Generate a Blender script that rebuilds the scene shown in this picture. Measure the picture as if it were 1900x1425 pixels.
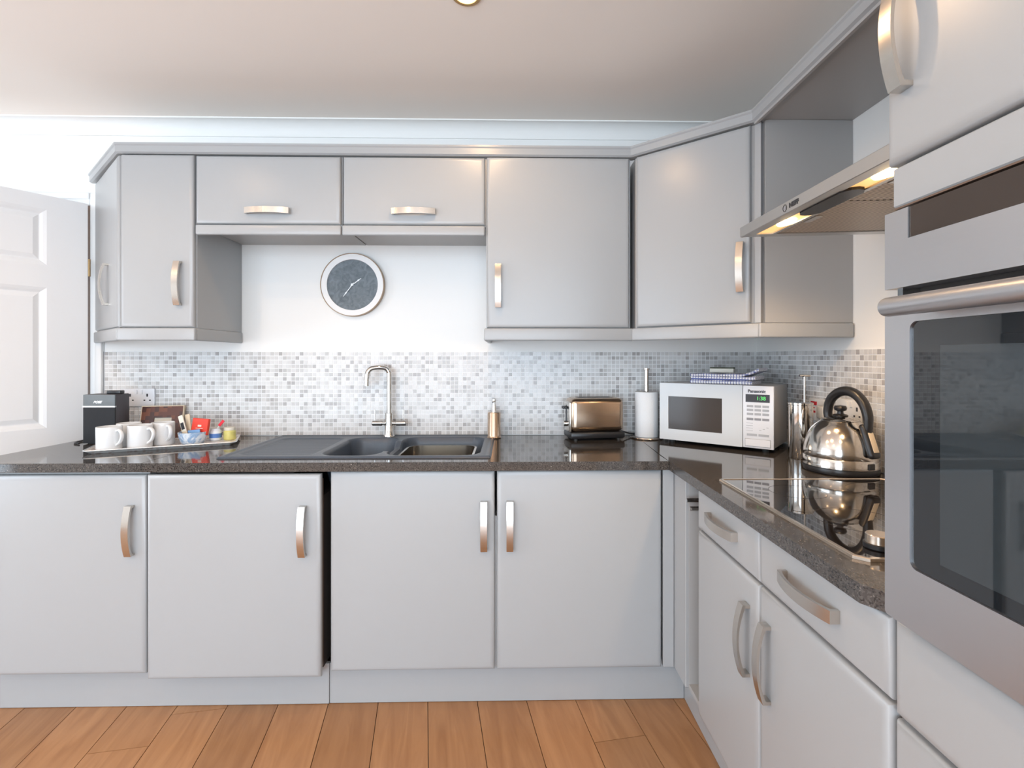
import bpy, bmesh, math, random
from mathutils import Matrix, Vector, Euler
random.seed(7)
for o in list(bpy.data.objects): bpy.data.objects.remove(o, do_unlink=True)
SC = bpy.context.scene
COL = SC.collection
R = math.radians

# ------------------------------------------------------------------ camera
CAM_H = 1.2745
cd = bpy.data.cameras.new('camera'); cam = bpy.data.objects.new('camera', cd); COL.objects.link(cam)
cam.location = (0, 0, CAM_H); cam.rotation_euler = (R(90), 0, R(-1.12))
cd.sensor_fit = 'HORIZONTAL'; cd.sensor_width = 36; cd.lens = 36 * 930 / 1900
cd.shift_x = (950 - 963.2) / 1900; cd.shift_y = -47.5 / 1900
cd.clip_start = 0.02
SC.camera = cam
# ------------------------------------------------------------------ world, lights, exposure
w = bpy.data.worlds.new('sky'); SC.world = w; w.use_nodes = True
bg = w.node_tree.nodes['Background']; bg.inputs[0].default_value = (0.72, 0.85, 1.0, 1); bg.inputs[1].default_value = 2.2
def area(name, loc, rot, sx, sy, power, col):
    l = bpy.data.lights.new(name, 'AREA'); l.shape = 'RECTANGLE'; l.size = sx; l.size_y = sy; l.energy = power; l.color = col
    o = bpy.data.objects.new(name, l); COL.objects.link(o); o.location = loc; o.rotation_euler = rot
    o['kind'] = 'helper'
    return o
area('window_daylight_rear', (-1.05, -2.42, 1.16), (R(90), 0, 0), 4.0, 2.1, 130, (0.72, 0.86, 1.0))
area('window_daylight_left', (-4.32, 0.4, 1.15), (R(90), 0, R(-90)), 2.5, 1.8, 47, (0.74, 0.87, 1.0))
SC.view_settings.view_transform = 'Standard'; SC.view_settings.look = 'None'
SC.view_settings.gamma = 1.0; SC.view_settings.use_curve_mapping = False
SC.view_settings.exposure = 0.18
SC.cycles.max_bounces = 6; SC.cycles.diffuse_bounces = 3; SC.cycles.glossy_bounces = 4
SC.cycles.use_adaptive_sampling = True; SC.cycles.adaptive_threshold = 0.03
SC.cycles.use_denoising = True
SC.cycles.sample_clamp_indirect = 6
SC.cycles.caustics_reflective = False; SC.cycles.caustics_refractive = False

# ------------------------------------------------------------------ materials
M = {}
def mat(name, col, rough=0.5, metal=0.0, spec=0.5, coat=0.0, emit=None, es=0.0, trans=0.0, ior=1.5, bump=None, var=0.0, vscale=6.0, coat_rough=0.03):
    m = bpy.data.materials.new(name); m.use_nodes = True
    nt = m.node_tree; b = nt.nodes['Principled BSDF']; L = nt.links
    b.inputs['Base Color'].default_value = (*col, 1); b.inputs['Roughness'].default_value = rough
    b.inputs['Metallic'].default_value = metal; b.inputs['Specular IOR Level'].default_value = spec
    b.inputs['Coat Weight'].default_value = coat; b.inputs['Coat Roughness'].default_value = coat_rough
    b.inputs['Transmission Weight'].default_value = trans; b.inputs['IOR'].default_value = ior
    if emit: b.inputs['Emission Color'].default_value = (*emit, 1); b.inputs['Emission Strength'].default_value = es
    tc = nt.nodes.new('ShaderNodeTexCoord')
    n = nt.nodes.new('ShaderNodeTexNoise'); n.inputs['Scale'].default_value = vscale; n.inputs['Detail'].default_value = 3
    L.new(tc.outputs['Object'], n.inputs['Vector'])
    if var > 0:
        mx = nt.nodes.new('ShaderNodeMix'); mx.data_type = 'RGBA'
        mx.inputs['A'].default_value = (*[c * (1 - var) for c in col], 1); mx.inputs['B'].default_value = (*[min(1, c * (1 + var)) for c in col], 1)
        L.new(n.outputs['Fac'], mx.inputs['Factor']); L.new(mx.outputs['Result'], b.inputs['Base Color'])
    if bump:
        sc, st = bump
        n2 = nt.nodes.new('ShaderNodeTexNoise'); n2.inputs['Scale'].default_value = sc; n2.inputs['Detail'].default_value = 4
        L.new(tc.outputs['Object'], n2.inputs['Vector'])
        bp = nt.nodes.new('ShaderNodeBump'); bp.inputs['Strength'].default_value = st; bp.inputs['Distance'].default_value = 0.002
        L.new(n2.outputs['Fac'], bp.inputs['Height']); L.new(bp.outputs['Normal'], b.inputs['Normal'])
    M[name] = m
    return m
def nodes(m): return m.node_tree.nodes, m.node_tree.links, m.node_tree.nodes['Principled BSDF']

mat('wall_paint', (0.875, 0.86, 0.83), 0.65, var=0.006, vscale=2)
mat('ceiling_paint', (0.955, 0.875, 0.80), 0.8, var=0.01, vscale=2)
mat('white_gloss', (0.84, 0.84, 0.83), 0.28, var=0.01)
mat('door_white', (0.80, 0.80, 0.80), 0.35, bump=(90, 0.12))
mat('cab', (0.382, 0.388, 0.391), 0.30, var=0.008, vscale=3)
mat('cab_in', (0.41, 0.40, 0.39), 0.4, var=0.012, vscale=3)
mat('gap_dark', (0.05, 0.04, 0.035), 0.8, var=0.1)
mat('brown_edge', (0.16, 0.10, 0.07), 0.5, var=0.2, vscale=30)
mat('chrome', (0.70, 0.68, 0.65), 0.08, 1.0, var=0.02)
mat('steel_pol', (0.66, 0.62, 0.57), 0.14, 1.0, var=0.03)
mat('steel_toaster', (0.58, 0.44, 0.33), 0.22, 1.0, var=0.03)  # brown of the toaster's floor reflection is put into the base colour
mat('black_plastic', (0.018, 0.018, 0.02), 0.32, var=0.1)
mat('black_fabric', (0.02, 0.022, 0.026), 0.85, bump=(900, 0.5), var=0.15, vscale=300)
mat('speaker_grey', (0.16, 0.18, 0.19), 0.45, var=0.05, vscale=200)
mat('speaker_side', (0.075, 0.068, 0.075), 0.5, var=0.05)
mat('ceramic', (0.83, 0.825, 0.82), 0.12, coat=0.4, var=0.01)
mat('white_plastic', (0.80, 0.81, 0.84), 0.3, var=0.01)
mat('plate_white', (0.82, 0.80, 0.77), 0.35, var=0.01)
mat('paper', (0.88, 0.88, 0.88), 0.9, bump=(250, 0.5), var=0.01)
mat('mw_face', (0.66, 0.69, 0.71), 0.35, coat=0.2, var=0.01)
mat('mw_side', (0.55, 0.52, 0.49), 0.4, 0.4, var=0.02)
mat('mw_glass', (0.05, 0.038, 0.031), 0.12, spec=0.35, var=0.15, vscale=8)
mat('oven_glass', (0.012, 0.015, 0.018), 0.02, spec=0.6, ior=1.55, var=0.1)
mat('oven_glass_in', (0.030, 0.038, 0.043), 0.02, spec=0.6, ior=1.55, var=0.05)
mat('hob_glass', (0.012, 0.010, 0.010), 0.02, spec=0.8, coat=0.5, ior=1.6, var=0.1)
mat('hob_print', (0.045, 0.042, 0.042), 0.08, var=0.1)
mat('hob_frame', (0.72, 0.62, 0.52), 0.22, 1.0, var=0.03)
mat('sink_comp', (0.075, 0.095, 0.125), 0.32, bump=(500, 0.25), var=0.15, vscale=300)
mat('sink_trim', (0.40, 0.44, 0.50), 0.3, 0.6, var=0.05)
mat('clock_wood', (0.42, 0.30, 0.2), 0.5, var=0.2, vscale=40)
mat('clock_white', (0.83, 0.81, 0.79), 0.5, var=0.01)
mat('text_black', (0.03, 0.03, 0.035), 0.4, var=0.05)
mat('text_grey', (0.28, 0.28, 0.30), 0.5, var=0.1)
mat('button_grey', (0.43, 0.44, 0.46), 0.5, var=0.05)
mat('text_white', (0.85, 0.87, 0.88), 0.4, var=0.02)
mat('silver_line', (0.80, 0.83, 0.85), 0.25, 0.5, var=0.02)
mat('red_card', (0.72, 0.045, 0.02), 0.4, var=0.06)
mat('red_plastic', (0.75, 0.03, 0.05), 0.35, var=0.05)
mat('blue_packet', (0.16, 0.33, 0.60), 0.35, var=0.1, vscale=40)
mat('cream_card', (0.72, 0.68, 0.58), 0.6, var=0.03)
mat('kraft', (0.70, 0.58, 0.42), 0.6, var=0.08, vscale=60)
mat('yellow_gel', (0.68, 0.62, 0.20), 0.25, var=0.15, vscale=50)
mat('jar_white', (0.80, 0.83, 0.85), 0.3, var=0.05)
mat('label_blue', (0.10, 0.22, 0.55), 0.4, var=0.2, vscale=60)
mat('sponge_cream', (0.80, 0.76, 0.66), 0.8, bump=(300, 0.5), var=0.05)
mat('sponge_dark', (0.10, 0.11, 0.08), 0.9, var=0.2)
mat('brass', (0.45, 0.30, 0.15), 0.3, 1.0, var=0.1)
mat('lens_warm', (1, 0.9, 0.7), 0.3, emit=(1.0, 0.72, 0.36), es=14)
mat('strip_warm', (0.95, 0.75, 0.45), 0.35, emit=(1.0, 0.52, 0.16), es=0.9, var=0.02)
mat('lens_ceiling', (1, 0.95, 0.85), 0.3, emit=(1.0, 0.86, 0.6), es=6)
mat('green_led', (0.02, 0.2, 0.03), 0.4, emit=(0.15, 1.0, 0.2), es=0.9)
mat('neon_red', (0.5, 0.02, 0.03), 0.3, var=0.05)
mat('hood_glass_black', (0.018, 0.014, 0.012), 0.25, spec=0.25, var=0.1)
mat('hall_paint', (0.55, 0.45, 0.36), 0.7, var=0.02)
mat('grout', (0.88, 0.875, 0.87), 0.7, var=0.015, vscale=40)
mat('window_frame', (0.80, 0.80, 0.80), 0.35, var=0.01)
mat('dark_rubber', (0.03, 0.03, 0.03), 0.6, var=0.1)

def brushed(name, col, rough, axis, amt=0.03):
    m = mat(name, col, rough, 1.0); N, L, b = nodes(m)
    tc = N.new('ShaderNodeTexCoord'); mp = N.new('ShaderNodeMapping'); s = [400, 400, 400]; s[axis] = 6; mp.inputs['Scale'].default_value = s
    n = N.new('ShaderNodeTexNoise'); n.inputs['Scale'].default_value = 1; n.inputs['Detail'].default_value = 2
    L.new(tc.outputs['Object'], mp.inputs['Vector']); L.new(mp.outputs['Vector'], n.inputs['Vector'])
    mr = N.new('ShaderNodeMapRange'); mr.inputs['To Min'].default_value = rough - amt * .6; mr.inputs['To Max'].default_value = rough + amt
    L.new(n.outputs['Fac'], mr.inputs['Value']); L.new(mr.outputs['Result'], b.inputs['Roughness'])
    mx = N.new('ShaderNodeMix'); mx.data_type = 'RGBA'
    mx.inputs['A'].default_value = (*[c * .985 for c in col], 1); mx.inputs['B'].default_value = (*[min(1, c * 1.015) for c in col], 1)
    L.new(n.outputs['Fac'], mx.inputs['Factor']); L.new(mx.outputs['Result'], b.inputs['Base Color'])
    return m
mat('handle_steel', (0.62, 0.58, 0.53), 0.25, 1.0, var=0.01)
brushed('steel_oven', (0.56, 0.56, 0.575), 0.36, 0, 0.04)
brushed('steel_hood', (0.60, 0.585, 0.565), 0.36, 0, 0.04)
brushed('steel_roll', (0.70, 0.64, 0.58), 0.22, 2)

def m_worktop():
    m = mat('worktop_stone', (0.05, 0.045, 0.042), 0.07, spec=0.6); N, L, b = nodes(m)
    tc = N.new('ShaderNodeTexCoord')
    v = N.new('ShaderNodeTexVoronoi'); v.inputs['Scale'].default_value = 420
    L.new(tc.outputs['Object'], v.inputs['Vector'])
    r = N.new('ShaderNodeValToRGB'); e = r.color_ramp; e.interpolation = 'CONSTANT'
    e.elements[0].position = 0; e.elements[0].color = (0.018, 0.017, 0.017, 1)
    e.elements[1].position = 0.25; e.elements[1].color = (0.055, 0.049, 0.045, 1)
    for p, c in ((0.62, (0.085, 0.077, 0.071, 1)), (0.88, (0.15, 0.135, 0.12, 1)), (0.97, (0.38, 0.35, 0.31, 1))):
        x = e.elements.new(p); x.color = c
    L.new(v.outputs['Color'], r.inputs['Fac']); L.new(r.outputs['Color'], b.inputs['Base Color'])
m_worktop()
def m_floor():
    m = mat('oak', (0.5, 0.27, 0.13), 0.34, spec=0.4); N, L, b = nodes(m)
    oi = N.new('ShaderNodeObjectInfo'); tc = N.new('ShaderNodeTexCoord')
    mp = N.new('ShaderNodeMapping'); mp.inputs['Scale'].default_value = (9, 1.0, 9)
    ad = N.new('ShaderNodeVectorMath'); ad.operation = 'ADD'
    sc = N.new('ShaderNodeVectorMath'); sc.operation = 'SCALE'; sc.inputs['Scale'].default_value = 37
    cb = N.new('ShaderNodeCombineXYZ'); L.new(oi.outputs['Random'], cb.inputs[0]); L.new(oi.outputs['Random'], cb.inputs[1]); L.new(cb.outputs[0], sc.inputs[0])
    L.new(tc.outputs['Object'], ad.inputs[0]); L.new(sc.outputs['Vector'], ad.inputs[1]); L.new(ad.outputs['Vector'], mp.inputs['Vector'])
    n = N.new('ShaderNodeTexNoise'); n.inputs['Scale'].default_value = 2.2; n.inputs['Detail'].default_value = 6; n.inputs['Distortion'].default_value = 1.6
    L.new(mp.outputs['Vector'], n.inputs['Vector'])
    r = N.new('ShaderNodeValToRGB'); e = r.color_ramp
    e.elements[0].position = 0.32; e.elements[0].color = (0.33, 0.155, 0.066, 1)
    e.elements[1].position = 0.68; e.elements[1].color = (0.43, 0.218, 0.098, 1)
    L.new(n.outputs['Fac'], r.inputs['Fac'])
    hs = N.new('ShaderNodeHueSaturation'); mr = N.new('ShaderNodeMapRange'); mr.inputs['To Min'].default_value = 0.86; mr.inputs['To Max'].default_value = 1.1
    L.new(oi.outputs['Random'], mr.inputs['Value']); L.new(mr.outputs['Result'], hs.inputs['Value']); L.new(r.outputs['Color'], hs.inputs['Color'])
    L.new(hs.outputs['Color'], b.inputs['Base Color'])
    # fine pores
    mp2 = N.new('ShaderNodeMapping'); mp2.inputs['Scale'].default_value = (260, 14, 1); L.new(ad.outputs['Vector'], mp2.inputs['Vector'])
    n2 = N.new('ShaderNodeTexNoise'); n2.inputs['Scale'].default_value = 1; n2.inputs['Detail'].default_value = 3; L.new(mp2.outputs['Vector'], n2.inputs['Vector'])
    bp = N.new('ShaderNodeBump'); bp.inputs['Strength'].default_value = 0.15; bp.inputs['Distance'].default_value = 0.001
    L.new(n2.outputs['Fac'], bp.inputs['Height']); L.new(bp.outputs['Normal'], b.inputs['Normal'])
m_floor()
TP = 0.02; TZ0 = 0.9065
def m_tile(name, axis, off):
    m = mat(name, (0.6, 0.6, 0.6), 0.22, spec=0.4); N, L, b = nodes(m)
    g = N.new('ShaderNodeNewGeometry'); s = N.new('ShaderNodeSeparateXYZ'); L.new(g.outputs['Position'], s.inputs[0])
    def cell(out, o):
        a = N.new('ShaderNodeMath'); a.operation = 'SUBTRACT'; a.inputs[1].default_value = o; L.new(out, a.inputs[0])
        d = N.new('ShaderNodeMath'); d.operation = 'DIVIDE'; d.inputs[1].default_value = TP; L.new(a.outputs[0], d.inputs[0])
        f = N.new('ShaderNodeMath'); f.operation = 'FLOOR'; L.new(d.outputs[0], f.inputs[0]); return f.outputs[0]
    c = N.new('ShaderNodeCombineXYZ'); L.new(cell(s.outputs[axis], off), c.inputs[0]); L.new(cell(s.outputs[2], TZ0), c.inputs[1])
    wn = N.new('ShaderNodeTexWhiteNoise'); wn.noise_dimensions = '2D'; L.new(c.outputs[0], wn.inputs['Vector'])
    r = N.new('ShaderNodeValToRGB'); e = r.color_ramp; e.interpolation = 'CONSTANT'
    e.elements[0].position = 0; e.elements[0].color = (0.69, 0.68, 0.665, 1)
    e.elements[1].position = 0.35; e.elements[1].color = (0.63, 0.615, 0.60, 1)
    for p, cc in ((0.58, (0.56, 0.545, 0.53, 1)), (0.76, (0.49, 0.475, 0.46, 1)), (0.90, (0.41, 0.39, 0.38, 1))):
        x = e.elements.new(p); x.color = cc
    L.new(wn.outputs['Value'], r.inputs['Fac']); L.new(r.outputs['Color'], b.inputs['Base Color'])
TX0 = -1.925; TY0 = 0.775
m_tile('tile_back', 0, TX0); m_tile('tile_right', 1, TY0)
def m_slate():
    m = mat('slate', (0.16, 0.19, 0.21), 0.6); N, L, b = nodes(m)
    tc = N.new('ShaderNodeTexCoord'); n = N.new('ShaderNodeTexNoise'); n.inputs['Scale'].default_value = 30; n.inputs['Detail'].default_value = 8; n.inputs['Distortion'].default_value = 1.5
    L.new(tc.outputs['Object'], n.inputs['Vector']); r = N.new('ShaderNodeValToRGB'); e = r.color_ramp
    e.elements[0].position = .3; e.elements[0].color = (0.095, 0.115, 0.13, 1); e.elements[1].position = .7; e.elements[1].color = (0.19, 0.22, 0.24, 1)
    L.new(n.outputs['Fac'], r.inputs['Fac']); L.new(r.outputs['Color'], b.inputs['Base Color'])
    bp = N.new('ShaderNodeBump'); bp.inputs['Strength'].default_value = .4; bp.inputs['Distance'].default_value = .003; L.new(n.outputs['Fac'], bp.inputs['Height']); L.new(bp.outputs['Normal'], b.inputs['Normal'])
m_slate()
def m_towel():
    m = mat('towel', (0.85, 0.85, 0.87), 0.9); N, L, b = nodes(m)
    tc = N.new('ShaderNodeTexCoord'); s = N.new('ShaderNodeSeparateXYZ'); L.new(tc.outputs['Object'], s.inputs[0])
    def line(out, sc):
        a = N.new('ShaderNodeMath'); a.operation = 'MULTIPLY'; a.inputs[1].default_value = sc; L.new(out, a.inputs[0])
        f = N.new('ShaderNodeMath'); f.operation = 'FRACT'; L.new(a.outputs[0], f.inputs[0])
        g = N.new('ShaderNodeMath'); g.operation = 'LESS_THAN'; g.inputs[1].default_value = 0.26; L.new(f.outputs[0], g.inputs[0]); return g.outputs[0]
    mx = N.new('ShaderNodeMath'); mx.operation = 'MAXIMUM'; L.new(line(s.outputs[0], 90), mx.inputs[0])
    ad = N.new('ShaderNodeMath'); ad.operation = 'ADD'; L.new(s.outputs[1], ad.inputs[0]); L.new(s.outputs[2], ad.inputs[1])
    L.new(line(ad.outputs[0], 90), mx.inputs[1])
    c = N.new('ShaderNodeMix'); c.data_type = 'RGBA'; c.inputs['A'].default_value = (0.84, 0.83, 0.85, 1); c.inputs['B'].default_value = (0.12, 0.15, 0.36, 1)
    L.new(mx.outputs[0], c.inputs['Factor']); L.new(c.outputs['Result'], b.inputs['Base Color'])
m_towel()
def m_checker_wood():
    m = mat('chequered_wood', (0.2, 0.07, 0.03), 0.35); N, L, b = nodes(m)
    tc = N.new('ShaderNodeTexCoord'); mp = N.new('ShaderNodeMapping'); mp.inputs['Scale'].default_value = (58, 0.001, 58); L.new(tc.outputs['Object'], mp.inputs['Vector'])
    fl = N.new('ShaderNodeVectorMath'); fl.operation = 'FLOOR'; L.new(mp.outputs['Vector'], fl.inputs[0])
    wn = N.new('ShaderNodeTexWhiteNoise'); L.new(fl.outputs['Vector'], wn.inputs['Vector'])
    r = N.new('ShaderNodeValToRGB'); e = r.color_ramp; e.interpolation = 'CONSTANT'
    e.elements[0].position = 0; e.elements[0].color = (0.055, 0.013, 0.007, 1); e.elements[1].position = .45; e.elements[1].color = (0.10, 0.024, 0.011, 1)
    for p, cc in ((.72, (0.16, 0.045, 0.018, 1)), (.92, (0.30, 0.10, 0.035, 1))): x = e.elements.new(p); x.color = cc
    L.new(wn.outputs['Value'], r.inputs['Fac']); L.new(r.outputs['Color'], b.inputs['Base Color'])
m_checker_wood()
def m_marble():
    m = mat('marbled_blue', (0.7, 0.75, 0.8), 0.15, coat=0.3); N, L, b = nodes(m)
    tc = N.new('ShaderNodeTexCoord'); n = N.new('ShaderNodeTexNoise'); n.inputs['Scale'].default_value = 22; n.inputs['Distortion'].default_value = 2.5; L.new(tc.outputs['Object'], n.inputs['Vector'])
    r = N.new('ShaderNodeValToRGB'); e = r.color_ramp; e.elements[0].position = .40; e.elements[0].color = (0.30, 0.45, 0.66, 1); e.elements[1].position = .56; e.elements[1].color = (0.74, 0.80, 0.86, 1)
    L.new(n.outputs['Fac'], r.inputs['Fac']); L.new(r.outputs['Color'], b.inputs['Base Color'])
m_marble()
def m_mesh_filter():
    m = mat('filter_mesh', (0.42, 0.36, 0.30), 0.45, 0.3); N, L, b = nodes(m)
    tc = N.new('ShaderNodeTexCoord'); mp = N.new('ShaderNodeMapping'); mp.inputs['Rotation'].default_value = (0, 0, R(45)); L.new(tc.outputs['Object'], mp.inputs['Vector'])
    wv = N.new('ShaderNodeTexWave'); wv.inputs['Scale'].default_value = 27; L.new(mp.outputs['Vector'], wv.inputs['Vector'])
    r = N.new('ShaderNodeValToRGB'); e = r.color_ramp; e.elements[0].position = .35; e.elements[0].color = (0.16, 0.12, 0.09, 1); e.elements[1].position = .6; e.elements[1].color = (0.70, 0.60, 0.49, 1)
    L.new(wv.outputs['Color'], r.inputs['Fac']); L.new(r.outputs['Color'], b.inputs['Base Color'])
m_mesh_filter()
def m_tray():
    m = mat('tray_pattern', (0.7, 0.66, 0.63), 0.3); N, L, b = nodes(m)
    tc = N.new('ShaderNodeTexCoord'); n = N.new('ShaderNodeTexVoronoi'); n.inputs['Scale'].default_value = 70; L.new(tc.outputs['Object'], n.inputs['Vector'])
    r = N.new('ShaderNodeValToRGB'); e = r.color_ramp; e.elements[0].position = .2; e.elements[0].color = (0.55, 0.44, 0.40, 1); e.elements[1].position = .55; e.elements[1].color = (0.74, 0.71, 0.68, 1)
    L.new(n.outputs['Distance'], r.inputs['Fac']); L.new(r.outputs['Color'], b.inputs['Base Color'])
m_tray()
def m_pane():
    m = bpy.data.materials.new('window_glass'); m.use_nodes = True; N = m.node_tree.nodes; L = m.node_tree.links
    N.remove(N['Principled BSDF']); out = N['Material Output']
    t = N.new('ShaderNodeBsdfTransparent'); g = N.new('ShaderNodeBsdfGlossy'); g.inputs['Roughness'].default_value = 0.02
    x = N.new('ShaderNodeMixShader'); x.inputs[0].default_value = 0.06
    L.new(t.outputs[0], x.inputs[1]); L.new(g.outputs[0], x.inputs[2]); L.new(x.outputs[0], out.inputs['Surface']); M['window_glass'] = m
m_pane()

# ------------------------------------------------------------------ mesh helpers
def finish(bm, name, material, smooth=35):
    bmesh.ops.recalc_face_normals(bm, faces=bm.faces)
    me = bpy.data.meshes.new(name); bm.to_mesh(me); bm.free()
    if smooth:
        me.polygons.foreach_set('use_smooth', [True] * len(me.polygons)); me.set_sharp_from_angle(angle=R(smooth))
    if material: me.materials.append(M[material])
    me.update()
    return me
def link(name, data, parent=None, loc=(0, 0, 0), rot=(0, 0, 0), label=None, kind=None):
    o = bpy.data.objects.new(name, data); COL.objects.link(o); o.parent = parent; o.location = loc; o.rotation_euler = rot
    if label: o['label'] = label
    if kind: o['kind'] = kind
    return o
def thing(name, label, cat, loc=(0, 0, 0), rotz=0, group=None):
    o = link(name, None, None, loc, (0, 0, rotz), label); o['category'] = cat
    if group: o['group'] = group
    return o
def part(name, bm, material, parent, loc=(0, 0, 0), rot=(0, 0, 0), label=None, smooth=35, kind=None):
    return link(name, finish(bm, name, material, smooth), parent, loc, rot, label, kind)
def solo(name, bm, material, label, cat, loc=(0, 0, 0), rotz=0, group=None, smooth=35):
    o = part(name, bm, material, None, loc, (0, 0, rotz), label, smooth); o['category'] = cat
    if group: o['group'] = group
    return o
def struct(name, bm, material, label=None, smooth=0, cat=None):
    o = part(name, bm, material, None, label=label, smooth=smooth, kind='structure')
    if cat: o['category'] = cat
    return o
def B(): return bmesh.new()
def box(bm, x0, x1, y0, y1, z0, z1, bev=0.0, seg=2, T=None):
    t = bmesh.new() if bev else bm
    vs = [t.verts.new((x, y, z)) for x in (x0, x1) for y in (y0, y1) for z in (z0, z1)]
    for f in ((0, 1, 3, 2), (4, 6, 7, 5), (0, 4, 5, 1), (2, 3, 7, 6), (0, 2, 6, 4), (1, 5, 7, 3)): t.faces.new([vs[i] for i in f])
    if bev:
        bmesh.ops.recalc_face_normals(t, faces=t.faces)
        bmesh.ops.bevel(t, geom=list(t.edges), offset=bev, segments=seg, profile=0.5, affect='EDGES')
        merge(bm, t, T)
    elif T is not None:
        for v in vs: v.co = T @ v.co
    return bm
def merge(bm, t, T=None):
    mp = {}
    for v in t.verts: mp[v] = bm.verts.new(T @ v.co if T is not None else v.co)
    for f in t.faces:
        try: bm.faces.new([mp[v] for v in f.verts])
        except ValueError: pass
    t.free()
def prism(bm, pts, z0, z1, T=None):
    T = T or Matrix()
    lo = [bm.verts.new(T @ Vector((x, y, z0))) for x, y in pts]; hi = [bm.verts.new(T @ Vector((x, y, z1))) for x, y in pts]
    n = len(pts); bm.faces.new(lo[::-1]); bm.faces.new(hi)
    for i in range(n): bm.faces.new((lo[i], lo[(i + 1) % n], hi[(i + 1) % n], hi[i]))
    return bm
def lathe(bm, prof, n=32, T=None, cap=True):
    T = T or Matrix(); rings = []
    for r, z in prof:
        if r < 1e-6: rings.append([bm.verts.new(T @ Vector((0, 0, z)))])
        else: rings.append([bm.verts.new(T @ Vector((r * math.cos(2 * math.pi * i / n), r * math.sin(2 * math.pi * i / n), z))) for i in range(n)])
    for a, b in zip(rings, rings[1:]):
        for i in range(n):
            j = (i + 1) % n
            if len(a) == 1 and len(b) == 1: continue
            if len(a) == 1: bm.faces.new((a[0], b[j], b[i]))
            elif len(b) == 1: bm.faces.new((a[i], a[j], b[0]))
            else: bm.faces.new((a[i], a[j], b[j], b[i]))
    if cap:
        for rg in (rings[0], rings[-1]):
            if len(rg) > 2: bm.faces.new(rg)
    return bm
def tube(bm, pts, r, n=10, T=None, flat=1.0):
    pts = [Vector(p) for p in pts]; rr = r if isinstance(r, (list, tuple)) else [r] * len(pts); rings = []
    T = T or Matrix(); nrm = None
    for i, p in enumerate(pts):
        t = (pts[min(i + 1, len(pts) - 1)] - pts[max(i - 1, 0)]).normalized()
        if nrm is None:
            nrm = t.orthogonal().normalized() if abs(t.y) > .9 else Vector((0, 1, 0)); nrm = (nrm - t * nrm.dot(t)).normalized()
        else: nrm = (nrm - t * nrm.dot(t)).normalized()
        bn = t.cross(nrm)
        rings.append([bm.verts.new(T @ (p + (nrm * math.cos(2 * math.pi * k / n) * flat + bn * math.sin(2 * math.pi * k / n)) * rr[i])) for k in range(n)])
    for a, b in zip(rings, rings[1:]):
        for k in range(n): bm.faces.new((a[k], a[(k + 1) % n], b[(k + 1) % n], b[k]))
    bm.faces.new(rings[0][::-1]); bm.faces.new(rings[-1])
    return bm
def smooth_path(pts, k=6):
    P = [Vector(p) for p in pts]; out = []
    for i in range(len(P) - 1):
        p0, p1, p2, p3 = P[max(i - 1, 0)], P[i], P[i + 1], P[min(i + 2, len(P) - 1)]
        for j in range(k):
            t = j / k
            out.append(0.5 * ((2 * p1) + (p2 - p0) * t + (2 * p0 - 5 * p1 + 4 * p2 - p3) * t * t + (3 * p1 - p0 - 3 * p2 + p3) * t ** 3))
    out.append(P[-1]); return out
def gridprism(bm, xs, ys, z0, z1, holes, T=None):
    """slab over the grid xs x ys, leaving out the cells in holes"""
    T = T or Matrix(); V = {}
    def v(i, j, k):
        if (i, j, k) not in V: V[i, j, k] = bm.verts.new(T @ Vector((xs[i], ys[j], (z0, z1)[k])))
        return V[i, j, k]
    has = lambda i, j: 0 <= i < len(xs) - 1 and 0 <= j < len(ys) - 1 and (i, j) not in holes
    for i in range(len(xs) - 1):
        for j in range(len(ys) - 1):
            if not has(i, j): continue
            bm.faces.new((v(i, j, 1), v(i + 1, j, 1), v(i + 1, j + 1, 1), v(i, j + 1, 1))); bm.faces.new((v(i, j, 0), v(i, j + 1, 0), v(i + 1, j + 1, 0), v(i + 1, j, 0)))
            for di, dj, a, b in ((-1, 0, (i, j), (i, j + 1)), (1, 0, (i + 1, j), (i + 1, j + 1)), (0, -1, (i, j), (i + 1, j)), (0, 1, (i, j + 1), (i + 1, j + 1))):
                if not has(i + di, j + dj): bm.faces.new((v(*a, 0), v(*b, 0), v(*b, 1), v(*a, 1)))
    return bm
def text(s, size, material, parent, loc, rot=(R(90), 0, 0), name='lettering', bold=0.0, shear=0.0, sx=1.0):
    c = bpy.data.curves.new('lettering', 'FONT'); c.body = s; c.size = size; c.extrude = 0.0004; c.align_x = 'CENTER'; c.align_y = 'CENTER'; c.offset = bold; c.shear = shear
    t = bpy.data.objects.new('tmp', c); COL.objects.link(t)
    me = bpy.data.meshes.new_from_object(t); bpy.data.objects.remove(t, do_unlink=True)
    me.materials.clear(); me.materials.append(M[material])
    o = link(name, me, parent, loc, rot); o.scale = (sx, 1, 1); return o
XZ = Matrix(((1, 0, 0, 0), (0, 0, 1, 0), (0, 1, 0, 0), (0, 0, 0, 1)))   # (x, y, z) -> (x, z, y): plan drawn in x/z, depth along y

# ------------------------------------------------------------------ measurements
WT = 0.9045                     # worktop height
YB, XR, XL, YR, ZC = 2.425, 1.205, -4.3, -2.4, 2.40
YD, XD = 1.81, 0.595            # door planes of the two base runs
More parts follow.
